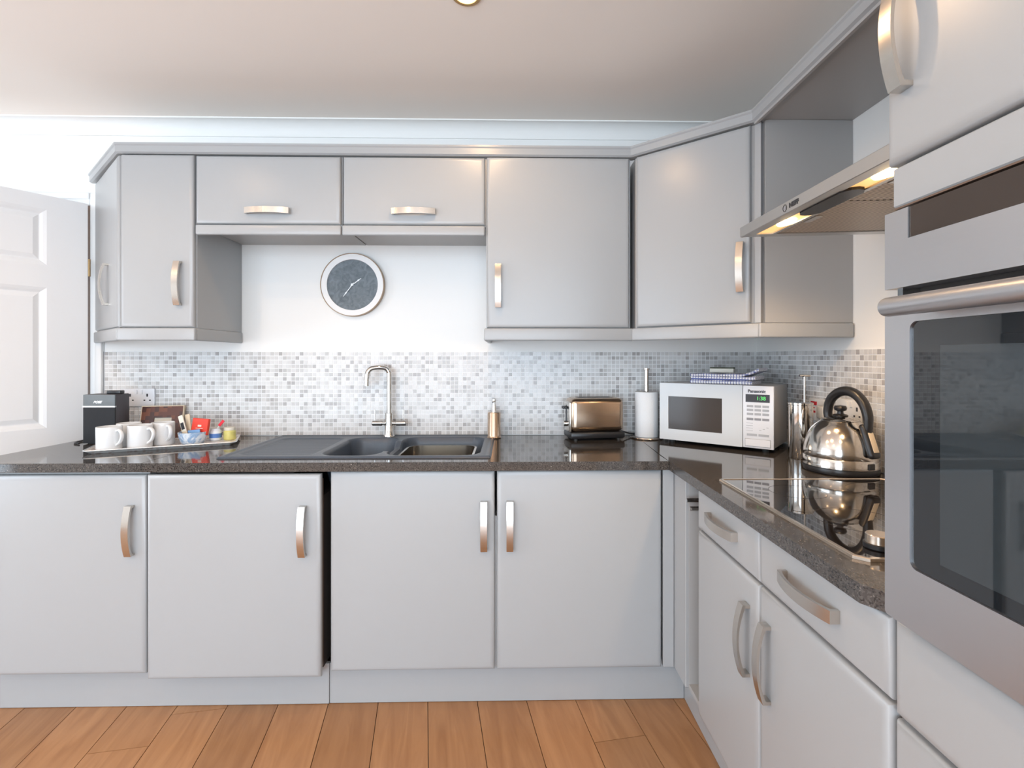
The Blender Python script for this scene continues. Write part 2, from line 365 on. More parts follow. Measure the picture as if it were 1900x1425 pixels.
# ------------------------------------------------------------------ room shell
bm = B(); box(bm, XL - .1, XR + .1, YR - .1, YB + 1.5, -0.12, -0.014); floor = struct('floor', bm, 'brown_edge', 'warm oak plank floor', cat='floor')
def clip(poly, a, b, c):          # keep a*x + b*y <= c
    out = []
    for i in range(len(poly)):
        p, q = poly[i], poly[(i + 1) % len(poly)]; dp = a * p[0] + b * p[1] - c; dq = a * q[0] + b * q[1] - c
        if dp <= 0: out.append(p)
        if dp * dq < 0: t = dp / (dp - dq); out.append((p[0] + (q[0] - p[0]) * t, p[1] + (q[1] - p[1]) * t))
    return out
ang = math.atan2(0.1645, 0.986); du = Vector((-math.sin(ang), math.cos(ang))); dv = Vector((math.cos(ang), math.sin(ang)))
PWID = 0.1805; P0 = Vector((-0.303, 1.87)); PLEN = 2.1; GAP = 0.0024
for i in range(-26, 14):
    off = random.random() * PLEN if i != 3 else 0.39
    for k in range(-4, 3):
        s0 = k * PLEN + (off if i != 3 else 0.0) - (0.305 if i == 3 else 0); s1 = s0 + PLEN - GAP
        q = [P0 + dv * (i * PWID + GAP / 2) + du * s0, P0 + dv * ((i + 1) * PWID - GAP / 2) + du * s0, P0 + dv * ((i + 1) * PWID - GAP / 2) + du * s1, P0 + dv * (i * PWID + GAP / 2) + du * s1]
        q = [(v.x, v.y) for v in q]
        for c in ((1, 0, XR - .002), (-1, 0, -(XL + .002)), (0, 1, 2.2), (0, -1, -(YR + .002))):
            q = clip(q, *c)
            if len(q) < 3: break
        if len(q) < 3: continue
        cx = sum(p[0] for p in q) / len(q); cy = sum(p[1] for p in q) / len(q)
        if cx > 0.75 and cy > -0.2: continue       # under the right-hand units
        # plank local frame: y along the board
        loc = []
        for p in q:
            d = Vector((p[0] - cx, p[1] - cy)); loc.append((d.dot(dv), d.dot(du)))
        b2 = B(); prism(b2, loc, -0.013, 0.0)
        part('plank', b2, 'oak', floor, (cx, cy, 0), (0, 0, ang), smooth=0)
bm = B(); box(bm, XL - .1, XR + .1, YR - .1, YB + 1.5, ZC, ZC + .1); struct('ceiling', bm, 'ceiling_paint', 'plain cream painted ceiling', cat='ceiling')
# back wall with the doorway at its left
DX0, DX1, DZ = -2.76, -1.985, 2.0
bm = B(); gridprism(bm, [XL - .1, DX0, DX1, XR + .1], [0, DZ, ZC], YB, YB + .1, {(1, 0)}, XZ); struct('wall_back', bm, 'wall_paint', 'white kitchen wall behind the sink run', cat='wall')
bm = B(); box(bm, XR, XR + .1, YR - .1, YB, 0, ZC); struct('wall_right', bm, 'wall_paint', 'white wall behind the hob', cat='wall')
bm = B(); gridprism(bm, [YR - .1, -.9, 1.7, YB], [0, .2, 2.1, ZC], XL - .1, XL, {(1, 1)}, Matrix(((0, 0, 1, 0), (1, 0, 0, 0), (0, 1, 0, 0), (0, 0, 0, 1)))); struct('wall_left', bm, 'wall_paint', 'white wall with side window', cat='wall')
bm = B(); gridprism(bm, [XL, -3.1, 1.0, XR], [0, .1, 2.22, ZC], YR - .1, YR, {(1, 1)}, XZ); struct('wall_rear', bm, 'wall_paint', 'white wall with wide patio window', cat='wall')
bm = B(); box(bm, DX0 - .6, XR, YB + 1.4, YB + 1.5, 0, ZC); box(bm, DX0 - .7, DX0 - .6, YB + .1, YB + 1.5, 0, ZC); box(bm, DX1 + .3, DX1 + .4, YB + .1, YB + 1.4, 0, ZC)
struct('wall_hallway', bm, 'hall_paint', 'dim hallway walls beyond the doorway', cat='wall')
def window(name, label, T, x0, x1, z0, z1, n):
    o = link(name, None, None, label=label, kind='structure'); o['category'] = 'window'
    b = B(); fw = .055
    for (a, c, d, e) in ((x0, x1, z0, z0 + fw), (x0, x1, z1 - fw, z1), (x0, x0 + fw, z0 + fw, z1 - fw), (x1 - fw, x1, z0 + fw, z1 - fw)): box(b, a, c, .0, .06, d, e, T=T)
    for i in range(1, n): c = x0 + (x1 - x0) * i / n; box(b, c - .03, c + .03, 0, .06, z0 + fw, z1 - fw, T=T)
    part('window_frame', b, 'window_frame', o, smooth=0)
    for i in range(n):
        a = x0 + (x1 - x0) * i / n + (fw if i == 0 else .03); c = x0 + (x1 - x0) * (i + 1) / n - (fw if i == n - 1 else .03)
        b = B(); box(b, a, c, .026, .032, z0 + fw, z1 - fw, T=T); part('pane', b, 'window_glass', o, smooth=0)
window('window_1', 'wide white framed patio window behind the camera', Matrix.Translation((0, YR - .08, 0)), -3.1, 1.0, .1, 2.22, 4)
window('window_2', 'white framed side window of the room', Matrix.Translation((XL - .08, 0, 0)) @ Matrix.Rotation(R(90), 4, 'Z') @ Matrix.Translation((0, -.06, 0)), -.9, 1.7, .2, 2.1, 3)
# coving: concave profile along the walls (name trim_n)
def cove(name, p, q, inward, label):
    p, q, n = Vector(p), Vector(q), Vector(inward); prof = [(0, 0), (0, -.066), (.006, -.066), (.006, -.060)]
    for k in range(7): t = k / 6 * math.pi / 2; prof.append((.060 - .054 * math.cos(t), -.060 + .054 * math.sin(t)))
    prof += [(.066, -.006), (.066, 0)]
    b = B(); A = [b.verts.new((*(p + n * x), ZC + z)) for x, z in prof]; C = [b.verts.new((*(q + n * x), ZC + z)) for x, z in prof]; m = len(prof)
    for i in range(m): b.faces.new((A[i], A[(i + 1) % m], C[(i + 1) % m], C[i]))
    b.faces.new(A); b.faces.new(C[::-1]); struct(name, b, 'wall_paint', label, smooth=30, cat='coving')
cove('trim_1', (XL, YB), (XR, YB), (0, -1), 'white plaster coving above the back wall')
cove('trim_2', (XR, YR), (XR, YB), (-1, 0), 'white plaster coving above the hob wall')
cove('trim_3', (XL, YR), (XL, YB), (1, 0), 'white plaster coving above the side window wall')
# door lining and architrave
o = link('trim_4', None, None, label='white moulded architrave around the doorway', kind='structure'); o['category'] = 'architrave'
def arch(b, x0, x1, z0, z1):
    box(b, x0, x1, YB - .014, YB, z0, z1, .003, 1)
b = B(); arch(b, DX1 + .0, DX1 + .058, 0, DZ + .058); box(b, DX1 + .028, DX1 + .058, YB - .021, YB - .014, 0, DZ + .058, .003, 1); part('jamb_moulding', b, 'white_gloss', o)
b = B(); arch(b, DX0 - .058, DX0, 0, DZ + .058); part('jamb_moulding', b, 'white_gloss', o)
b = B(); arch(b, DX0, DX1, DZ, DZ + .058); box(b, DX0, DX1, YB - .021, YB - .014, DZ + .028, DZ + .058, .003, 1); part('head_moulding', b, 'white_gloss', o)
b = B(); box(b, DX1 - .03, DX1, YB, YB + .1, 0, DZ - .03); box(b, DX0, DX0 + .03, YB, YB + .1, 0, DZ - .03); box(b, DX0, DX1, YB, YB + .1, DZ - .03, DZ); part('door_lining', b, 'brown_edge', o, smooth=0)
# open panelled door: local x from the hinge, y thickness away from the viewer, z up
LW, LH, LT = .76, 1.985, .038
dr = link('door_1', None, None, (-1.987, 2.385, 0.006), (0, 0, math.atan2(-.835, -.55)), 'open white six-panel door beside the worktop end', 'structure'); dr['category'] = 'door'
# with this rotation local +y points to the right/front of the leaf, the side seen from the kitchen
PAN = [(.143, .345), (.415, .617)]; ROW = [(.22, .85), (.962, 1.58), (1.678, 1.923)]
xs = [0, PAN[0][0], PAN[0][1], PAN[1][0], PAN[1][1], LW]; zs = [0, ROW[0][0], ROW[0][1], ROW[1][0], ROW[1][1], ROW[2][0], ROW[2][1], LH]
b = B(); gridprism(b, xs, zs, 0, LT, {(i, j) for i in (1, 3) for j in (1, 3, 5)}, XZ); part('leaf', b, 'door_white', dr, smooth=0)
for pz0, pz1 in ROW:
    for px0, px1 in PAN:
        b = B()
        for side in (1, -1):
            ringd = [(0.0, 0.0), (.012, -.004), (.022, -.010), (.026, -.010), (.045, -.003)]; rings = []
            for ins, dy in ringd:
                y = (LT + dy) if side == 1 else -dy
                rings.append([b.verts.new(p) for p in ((px0 + ins, y, pz0 + ins), (px1 - ins, y, pz0 + ins), (px1 - ins, y, pz1 - ins), (px0 + ins, y, pz1 - ins))])
            for a, c in zip(rings, rings[1:]):
                for i in range(4): b.faces.new((a[i], a[(i + 1) % 4], c[(i + 1) % 4], c[i]))
            b.faces.new(rings[-1])
        part('panel', b, 'door_white', dr, smooth=0)
for z in (.25, 1.0, 1.69):
    b = B(); lathe(b, [(.006, z - .04), (.006, z + .04)], 10, Matrix.Translation((-.007, LT * .8, 0))); box(b, -.004, -.001, LT * .3, LT * .9, z - .04, z + .04); part('hinge', b, 'brass', dr)

# ------------------------------------------------------------------ splashbacks
def tile_mesh(b, P, axis):
    g = .0016
    for (a, z) in P:
        if axis == 0: vs = [b.verts.new(p) for p in ((a + g, YB - .0045, z + g), (a + TP - g, YB - .0045, z + g), (a + TP - g, YB - .0045, z + TP - g), (a + g, YB - .0045, z + TP - g), (a + g, YB - .002, z + g), (a + TP - g, YB - .002, z + g), (a + TP - g, YB - .002, z + TP - g), (a + g, YB - .002, z + TP - g))]
        else: vs = [b.verts.new(p) for p in ((XR - .0045, a + g, z + g), (XR - .0045, a + TP - g, z + g), (XR - .0045, a + TP - g, z + TP - g), (XR - .0045, a + g, z + TP - g), (XR - .002, a + g, z + g), (XR - .002, a + TP - g, z + g), (XR - .002, a + TP - g, z + TP - g), (XR - .002, a + g, z + TP - g))]
        for f in ((0, 1, 2, 3), (0, 4, 5, 1), (1, 5, 6, 2), (2, 6, 7, 3), (3, 7, 4, 0)): b.faces.new([vs[i] for i in f])
NZ = 20
sb = thing('tiled_splashback', 'small pale grey and white mosaic tile splashback behind the sink', 'splashback', (0, 0, 0))
NXT = int((XR - .006 - TX0) / TP)
b = B(); box(b, TX0 - .001, XR - .005, YB - .0032, YB, TZ0, TZ0 + NZ * TP); part('grout', b, 'grout', sb, smooth=0)
b = B(); tile_mesh(b, [(TX0 + i * TP, TZ0 + j * TP) for i in range(NXT) for j in range(NZ)], 0); part('tiles', b, 'tile_back', sb, smooth=0, kind='stuff')
b = B(); box(b, TX0 - .006, TX0 - .001, YB - .007, YB, TZ0, TZ0 + NZ * TP); part('edge_strip', b, 'text_grey', sb, smooth=0)
sr = thing('tiled_splashback', 'beige mosaic tile splashback on the wall behind the kettle', 'splashback', (0, 0, 0))
b = B(); box(b, XR - .0032, XR, TY0, YB - .005, TZ0, TZ0 + NZ * TP); part('grout', b, 'grout', sr, smooth=0)
NYT = int((YB - .006 - TY0) / TP); single, rest = [], []
for i in range(NYT):
    for j in range(NZ):
        (single if 40 <= i < 58 and j >= 4 and len(single) < 300 else rest).append((TY0 + i * TP, TZ0 + j * TP))
b = B(); tile_mesh(b, rest, 1); part('tiles', b, 'tile_right', sr, smooth=0, kind='stuff')
b = B(); g = .0016
vs = [b.verts.new(p) for p in ((-.0045, g, g), (-.0045, TP - g, g), (-.0045, TP - g, TP - g), (-.0045, g, TP - g), (-.002, g, g), (-.002, TP - g, g), (-.002, TP - g, TP - g), (-.002, g, TP - g))]
for f in ((0, 1, 2, 3), (0, 4, 5, 1), (1, 5, 6, 2), (2, 6, 7, 3), (3, 7, 4, 0)): b.faces.new([vs[i] for i in f])
tm = finish(b, 'tile', 'tile_right', 0)
for a, z in single: link('tile', tm, sr, (XR, a, z))

# ------------------------------------------------------------------ cabinets
def soft_front(w, h, t=.02, ins=.017, drop=.011, steps=6):
    """cabinet front, x 0..w, z 0..h, face at y=0 with soft rounded-over mitred edges"""
    b = B(); rings = []
    prof = [(0.0, t)] + [(ins * (1 - math.cos(k / steps * math.pi / 2)), drop * (1 - math.sin(k / steps * math.pi / 2))) for k in range(steps + 1)]
    # quarter ellipse: starts on the edge at depth drop, ends on the face at inset ins
    for i, y in prof: rings.append([b.verts.new(p) for p in ((i, y, i), (w - i, y, i), (w - i, y, h - i), (i, y, h - i))])
    for a, c in zip(rings, rings[1:]):
        for k in range(4): b.faces.new((a[k], a[(k + 1) % 4], c[(k + 1) % 4], c[k]))
    b.faces.new(rings[0]); b.faces.new(rings[-1]); return b
def handle_mesh(L=.178, W=.024):
    b = B(); n = 16; out, inn = [], []
    for k in range(n + 1):
        s = -L / 2 + L * k / n; t = 2 * s / L
        out.append((s, -(.019 + .015 * (1 - t * t))))
    L2 = L - .016
    for k in range(n + 1):
        s = -L2 / 2 + L2 * k / n; t = 2 * s / L2
        inn.append((s, -(.013 + .0155 * (1 - t * t))))
    out = [(-L / 2, 0)] + out + [(L / 2, 0)]; inn = [(-L2 / 2, 0)] + inn + [(L2 / 2, 0)]
    rows = [[[b.verts.new((x, y, s)) for s, y in prof] for prof in (out, inn)] for x in (-W / 2, W / 2)]
    m = len(out)
    for k in range(m - 1):
        for r in rows: b.faces.new((r[0][k], r[0][k + 1], r[1][k + 1], r[1][k]))
        for q in (0, 1): b.faces.new((rows[0][q][k], rows[0][q][k + 1], rows[1][q][k + 1], rows[1][q][k]))
    for k in (0, m - 1): b.faces.new((rows[0][0][k], rows[0][1][k], rows[1][1][k], rows[1][0][k]))
    return finish(b, 'handle', 'handle_steel', 30)
HM = handle_mesh()
def handle(parent, x, z, y=0, horiz=False): return link('handle', HM, parent, (x, y, z), (0, R(90), 0) if horiz else (0, 0, 0), 'brushed steel bow handle')
def front(root, name, x0, x1, z0, z1, hd=None, y=0.0, material='cab', t=.02):
    o = link(name, finish(soft_front(x1 - x0, z1 - z0, t), name, material, 40), root, (x0, y, z0))
    if hd: handle(o, hd[0] - x0, hd[1] - z0, 0, hd[2] == 'h')
    return o
# --- base units, back run (front plane YD)
GB = 'grey base units along the back wall'
c = thing('base_cabinet', 'leftmost grey base cabinet, under the mugs tray and speaker', 'cabinet', (-1.892, YD, 0), 0, GB)
b = B(); box(b, 0, .598, .022, .58, .15, .868); part('carcass', b, 'cab_in', c, smooth=0); front(c, 'door', .004, .597, .150, .860, (.547, .664, 'v'))
c = thing('integrated_dishwasher', 'grey fronted integrated appliance under the draining board, door slightly proud', 'dishwasher', (-1.283, YD, 0), 0, GB)
b = B(); box(b, .01, .606, .03, .57, .15, .775); box(b, .01, .5, .03, .06, .776, .868); part('carcass', b, 'gap_dark', c, smooth=0); front(c, 'door', .002, .612, .139, .863, (.552, .663, 'v'), y=-.016)
b = B(); box(b, .004, .608, .005, .026, .16, .84); part('inner_door', b, 'brown_edge', c, smooth=0)
c = thing('sink_cabinet', 'wide grey double-door base cabinet under the sink bowls', 'cabinet', (-.646, YD, 0), 0, GB)
b = B(); box(b, 0, 1.203, .022, .56, .15, .70); box(b, 0, .02, .022, .56, .70, .77); box(b, 1.183, 1.203, .022, .58, .15, .868); part('carcass', b, 'cab_in', c, smooth=0)
front(c, 'door', .003, .593, .150, .868, (.555, .672, 'v')); front(c, 'door', .601, 1.2, .150, .868, (.648, .672, 'v'))
# --- corner post and towel rail niche
c = thing('corner_post', 'grey filler post in the inner corner between the two base runs', 'cabinet', (.560, YD + .004, 0), 0)
b = B(); box(b, 0, .040, 0, .02, .15, .870, .002, 1); part('front_filler', b, 'cab', c); b = B(); box(b, .041, .061, -.115, .02, .15, .870, .002, 1); part('side_filler', b, 'cab', c)
c = thing('towel_rail_unit', 'narrow open niche with chrome towel rails beside the corner post', 'cabinet', (.612, 1.698, 0), R(-90))
b = B(); box(b, 0, .003, 0, .4, .15, .868); box(b, .108, .116, 0, .4, .15, .868); box(b, 0, .116, .4, .41, .15, .868); box(b, .003, .108, 0, .4, .15, .165); part('carcass', b, 'cab_in', c, smooth=0)
for k, zz in enumerate((.800, .782)):
    b = B(); tube(b, [(.035 + .03 * k, -.02, zz), (.035 + .03 * k, .38, zz)], .007, 10); part('rail', b, 'chrome', c)
# --- base unit, right run (front plane XD), local x runs towards the viewer
c = thing('drawer_cabinet', 'grey base unit with two drawers over two doors, under the hob', 'cabinet', (XD, 1.579, 0), R(-90))
b = B(); box(b, .003, .805, .022, .56, .15, .80); part('carcass', b, 'cab_in', c, smooth=0)
front(c, 'drawer', .003, .390, .738, .868, (.196, .808, 'h')); front(c, 'drawer', .395, .804, .738, .868, (.600, .808, 'h'))
front(c, 'door', .003, .390, .150, .731, (.340, .575, 'v')); front(c, 'door', .395, .804, .150, .731, (.440, .575, 'v'))
# --- plinths
p = thing('plinth', 'grey kick board along the floor under both base runs', 'plinth', (0, 0, 0))
b = B(); box(b, -1.855, -.664, 1.861, 1.877, .001, .150, .0015, 1); part('board', b, 'cab', p); b = B(); box(b, -.663, .654, 1.864, 1.880, .001, .150, .0015, 1); part('board', b, 'cab', p)
b = B(); box(b, .655, .671, .17, 1.880, .001, .150, .0015, 1); part('board', b, 'cab', p)
# --- oven tower
tw = thing('oven_tower_cabinet', 'tall grey cabinet housing the built-in oven at the right edge', 'cabinet', (XD, .771, 0), R(-90))
b = B(); box(b, 0, .018, .022, .605, .15, 2.11); box(b, .582, .600, .022, .605, .15, 2.11); box(b, .018, .582, .022, .605, .15, .880); box(b, .018, .582, .022, .605, 1.500, 2.11); part('carcass', b, 'cab_in', tw, smooth=0)
front(tw, 'drawer', .004, .598, .150, .716); front(tw, 'drawer', .004, .598, .724, .872)
b = B(); box(b, .010, .596, -.004, .021, 1.505, 1.565, .002, 1); part('fascia', b, 'cab', tw)
b = B(); box(b, .012, .595, -.003, .020, 1.502, 1.5045); part('fascia_edge', b, 'brown_edge', tw, smooth=0)
front(tw, 'door', .004, .598, 1.570, 2.105, (.047, 1.758, 'v'), y=-.012, t=.030)
# --- built-in oven: local x towards the viewer, front plane y=0
ov = thing('built_in_oven', 'stainless steel built-in oven with dark glass door and bar handle', 'oven', (.570, .750, 0), R(-90))
OW = .585
b = B(); box(b, .006, OW - .006, .03, .50, .893, 1.490); part('body', b, 'gap_dark', ov, smooth=0)
def frame_panel(x0, x1, z0, z1, hx0, hx1, hz0, hz1, r, t):
    """steel sheet with a rounded rectangular window cut through it"""
    def rr(x0, x1, z0, z1, r, n=5):
        P = []
        for cx, cz, a0 in ((x1 - r, z1 - r, 0), (x0 + r, z1 - r, 90), (x0 + r, z0 + r, 180), (x1 - r, z0 + r, 270)):
            for k in range(n + 1): a = R(a0 + 90 * k / n); P.append((cx + r * math.cos(a), cz + r * math.sin(a)))
        return P
    A, C = rr(x0, x1, z0, z1, .006), rr(hx0, hx1, hz0, hz1, r); bb = B(); m = len(A)
    V = [[bb.verts.new((x, y, z)) for x, z in P] for P, y in ((A, .0), (C, .0), (C, t), (A, t))]
    for i in range(m):
        j = (i + 1) % m
        for q in range(4): bb.faces.new((V[q][i], V[q][j], V[(q + 1) % 4][j], V[(q + 1) % 4][i]))
    return bb
b = B(); gridprism(b, [0, .044, OW - .044, OW], [1.378, 1.447, 1.4915], 0, .028, {(1, 1)}, XZ); dp = part('upper_panel', b, 'steel_oven', ov, smooth=0)
b = B(); box(b, .0445, OW - .0445, .002, .02, 1.4475, 1.4912); part('window', b, 'mw_glass', dp, smooth=0, label='dark glass control window')
od = part('door', frame_panel(0, OW, .889, 1.366, .047, OW - .047, .977, 1.327, .012, .028), 'steel_oven', ov, smooth=25)
b = B(); box(b, .046, OW - .046, .003, .02, .976, 1.328); part('glass', b, 'oven_glass', od, smooth=0, label='dark reflective glass pane')
b = B(); box(b, .095, OW - .095, .0022, .0032, 1.00, 1.292, 0); part('inner_window', b, 'oven_glass_in', od, smooth=0)
b = B(); tube(b, [(.056, -.042, 1.346), (.058, -.042, 1.346), (.062, -.042, 1.346), (OW - .062, -.042, 1.346), (OW - .058, -.042, 1.346), (OW - .056, -.042, 1.346)], [.0105, .0128, .0135, .0135, .0128, .0105], 20)
for x in (.085, OW - .085): tube(b, [(x, 0, 1.346), (x, -.042, 1.346)], .009, 12)
part('handle', b, 'steel_oven', od, label='thick round steel bar handle')
b = B(); box(b, .02, .03, .004, .03, 1.366, 1.378); part('latch', b, 'chrome', ov, smooth=0)
# --- wall units (front plane YU)
YU = 2.06; ZU0, ZU1 = 1.40, 2.104; GW = 'grey wall units along the back wall'
def pelmet(parent, pts, z0, z1, t=.018):
    """light pelmet following a plan polyline (local coordinates), rounded nose"""
    for k in range(len(pts) - 1):
        p, q = Vector(pts[k]), Vector(pts[k + 1]); d = (q - p); L = d.length; a = math.atan2(d.y, d.x); b = B(); box(b, 0, L, 0, t, z0, z1, .006, 3)
        part('pelmet', b, 'cab', parent, (p.x, p.y, 0), (0, 0, a))
c = thing('angled_wall_cabinet', 'narrow angled end wall cabinet beside the doorway, leftmost upper door', 'cabinet', (-1.585, YU, 0), 0)
b = B(); prism(b, [(-.008, .022), (-.008, .36), (-.372, .36), (-.372, .355)], 1.40, 2.104); part('carcass', b, 'cab_in', c, smooth=0)
d = .372; a = math.atan2(-.345, .372); DL = math.hypot(.345, .372)
dd = link('door', finish(soft_front(DL - .012, ZU1 - ZU0 - .004), 'door', 'cab', 40), c, (-.372, .345, ZU0 + .002), (0, 0, a)); handle(dd, DL * .62, .19)
pelmet(c, [(-.375, .342), (-.004, -.004)], 1.347, 1.398)
c = thing('wall_cabinet', 'narrow grey wall cabinet left of the clock, above the mugs', 'cabinet', (-1.583, YU, 0), 0, GW)
b = B(); box(b, .001, .303, .022, .363, ZU0, ZU1); part('carcass', b, 'cab', c, smooth=0); front(c, 'door', .006, .299, ZU0 + .001, ZU1 - .001, (.244, 1.578, 'v'))
pelmet(c, [(-.003, -.006), (.309, -.006)], 1.347, 1.398); pelmet(c, [(.309, .0125), (.309, .362)], 1.347, 1.398)
for k, (x0, w_, lb) in enumerate(((-1.277, .590, 'left one of the two short lift-up wall cabinets above the clock'), (-.682, .585, 'right one of the two short lift-up wall cabinets above the clock'))):
    c = thing('bridge_cabinet', lb, 'cabinet', (x0, YU, 0), 0, GW)
    b = B(); box(b, 0, w_, .022, .363, 1.8275, ZU1); part('carcass', b, 'cab_in', c, smooth=0)
    front(c, 'door', .002, w_ - .004, 1.823, ZU1 - .004, (.296 if k == 0 else .292, 1.873, 'h'))
    pelmet(c, [(.004 if k == 0 else 0, -.004), (w_ - (0 if k == 0 else .004), -.004)], 1.777, 1.818)
    b = B(); box(b, .001, w_ - .001, .021, .363, 1.818, 1.8265); part('base_panel', b, 'cab_in', c, smooth=0)
c = thing('wall_cabinet', 'wide grey single-door wall cabinet right of the clock, above the toaster', 'cabinet', (-.096, YU, 0), 0, GW)
b = B(); box(b, 0, .600, .022, .363, ZU0, ZU1); part('carcass', b, 'cab', c, smooth=0); front(c, 'door', .004, .592, ZU0 + .001, ZU1 - .001, (.050, 1.572, 'v'))
pelmet(c, [(-.008, .362), (-.008, .0125)], 1.347, 1.398); pelmet(c, [(-.008, -.006), (.607, -.006)], 1.347, 1.398)
# diagonal corner unit
CA = math.atan2(1.748 - 2.056, .862 - .508); CL = math.hypot(.354, .308)
c = thing('corner_wall_cabinet', 'grey diagonal corner wall cabinet above the microwave', 'cabinet', (.508, YU - .004, 0), CA)
Rinv = Matrix.Rotation(-CA, 4, 'Z') @ Matrix.Translation((-.508, -(YU - .004), 0))
b = B(); prism(b, [(.524, 2.07), (.524, YB - .002), (XR - .002, YB - .002), (XR - .002, 1.752), (.889, 1.752)], ZU0, ZU1, Rinv); part('carcass', b, 'cab_in', c, smooth=0)
front(c, 'door', .014, CL - .014, ZU0 + .002, ZU1 - .002, (CL - .044, 1.60, 'v'))
b = B(); prism(b, [(.866, 1.751), (.880, 1.737), (.894, 1.751), (.894, 1.77), (.885, 1.77)], ZU0, ZU1 + .002, Rinv); part('filler', b, 'cab', c, smooth=0)
b = B(); prism(b, [(.895, 1.734), (XR - .001, 1.734), (XR - .001, 1.7515), (.895, 1.7515)], ZU0, ZU1 + .005, Rinv); part('side_panel', b, 'cab_in', c, smooth=0)
P1 = Rinv @ Vector((.868, 1.722, 0)); P2 = Rinv @ Vector((XR - .004, 1.722, 0))
pelmet(c, [(-.002, -.006), (CL + .02, -.006)], 1.347, 1.398); pelmet(c, [(P1.x, P1.y), (P2.x, P2.y)], 1.347, 1.398)
# niche top board
b = B(); box(b, .872, XR - .001, .775, 1.748, 2.110, 2.128); box(b, .862, .872, .775, 1.748, 2.098, 2.128)
solo('canopy_board', b, 'cab_in', 'grey overhead board bridging the gap above the cooker hood', 'shelf', smooth=0)
# cornice
def sweep(b, path, prof):
    n = len(path); P = [Vector(p) for p in path]; rings = []
    for i, p in enumerate(P):
        d0 = (P[i] - P[i - 1]).normalized() if i else None; d1 = (P[i + 1] - P[i]).normalized() if i < n - 1 else None
        nl = lambda d: Vector((d.y, -d.x))
        if d0 is None: m = nl(d1)
        elif d1 is None: m = nl(d0)
        else: m = (nl(d0) + nl(d1)); m = m / (1 + nl(d0).dot(nl(d1)))
        rings.append([b.verts.new((*(p + m * x), z)) for x, z in prof])
    k = len(prof)
    for a, c in zip(rings, rings[1:]):
        for i in range(k): b.faces.new((a[i], a[(i + 1) % k], c[(i + 1) % k], c[i]))
    b.faces.new(rings[0]); b.faces.new(rings[-1][::-1])
cp = [(-1.982, 2.423), (-1.590, YU + .010), (.505, YU + .010), (.866, 1.750), (.866, .775)]
b = B(); sweep(b, cp, [(-.03, 2.1065), (.004, 2.1065), (.012, 2.112), (.012, 2.136), (.016, 2.141), (.016, 2.148), (-.03, 2.148)])
solo('cornice', b, 'cab', 'grey cornice strip running along the tops of the wall cabinets', 'cornice', smooth=30)

# ------------------------------------------------------------------ worktop
SX0, SX1, SY0, SY1 = -1.078, -.068, 1.864, 2.400
wt = thing('worktop', 'dark speckled stone L-shaped worktop with polished surface', 'worktop', (0, 0, 0))
WB = WT - .032; YF = 1.793
b = B(); box(b, -1.945, -1.2965, YF, YB - .001, WB, WT, .0018, 1); part('slab', b, 'worktop_stone', wt)
b = B(); gridprism(b, [-1.2955, SX0 + .02, SX1 - .02, .574], [YF, SY0 + .02, SY1 - .02, YB - .001], WB, WT, {(1, 1)})
for v in b.verts:
    if v.co.x > .57 and v.co.y > 2: v.co.x = .602
part('slab', b, 'worktop_stone', wt, smooth=0)
b = B(); prism(b, [(.5752, YF), (.5752, .812), (.600, .7725), (XR - .001, .7725), (XR - .001, YB - .001), (.6032, YB - .001)], WB, WT); part('slab', b, 'worktop_stone', wt, smooth=0)

# ------------------------------------------------------------------ sink (height field)
def rrect(x, y, x0, x1, y0, y1, r):
    cx, cy, hx, hy = (x0 + x1) / 2, (y0 + y1) / 2, (x1 - x0) / 2 - r, (y1 - y0) / 2 - r
    dx, dy = abs(x - cx) - hx, abs(y - cy) - hy
    return math.hypot(max(dx, 0), max(dy, 0)) + min(max(dx, dy), 0) - r
def sst(t): t = max(0, min(1, t)); return t * t * (3 - 2 * t)
def sink_z(x, y):
    z = .007
    d = rrect(x, y, SX0 + .012, SX1 - .012, SY0 + .012, SY1 - .012, .02); z -= .004 * sst(-d / .01)
    d = rrect(x, y, -1.045, -.745, 1.915, 2.345, .05); z -= .008 * sst(-d / .025)
    if d < -.02: z += .0022 * (0.5 + .5 * math.cos((y - 1.9) * 2 * math.pi / .026))
    d = rrect(x, y, -.725, -.50, 1.905, 2.335, .07); z -= .115 * sst(-d / .028)
    d = rrect(x, y, -.478, -.112, 1.905, 2.345, .07); z -= .175 * sst(-d / .030)
    # lowered divider between the bowls
    d = rrect(x, y, -.60, -.38, 1.99, 2.24, .06)
    if z > -.02: z -= .028 * sst(-d / .05)
    return z
b = B(); NX, NY = 202, 102; G = []
for i in range(NX + 1):
    col = []
    for j in range(NY + 1):
        x = SX0 + (SX1 - SX0) * i / NX; y = SY0 + (SY1 - SY0) * j / NY; col.append(b.verts.new((x, y, WT + (sink_z(x, y) if 0 < i < NX and 0 < j < NY else .0006))))
    G.append(col)
for i in range(NX):
    for j in range(NY): b.faces.new((G[i][j], G[i + 1][j], G[i + 1][j + 1], G[i][j + 1]))
sk = thing('kitchen_sink', 'dark graphite one-and-a-half bowl sink with ridged draining board', 'sink', (0, 0, 0))
part('basin', b, 'sink_comp', sk, smooth=60)
for x, y, z in ((-.612, 2.1, -.1115), (-.31, 2.12, -.171)):
    b = B(); lathe(b, [(0, .004), (.02, .004), (.036, .001), (.038, 0)], 24, Matrix.Translation((x, y, WT + z))); part('waste', b, 'chrome', sk)
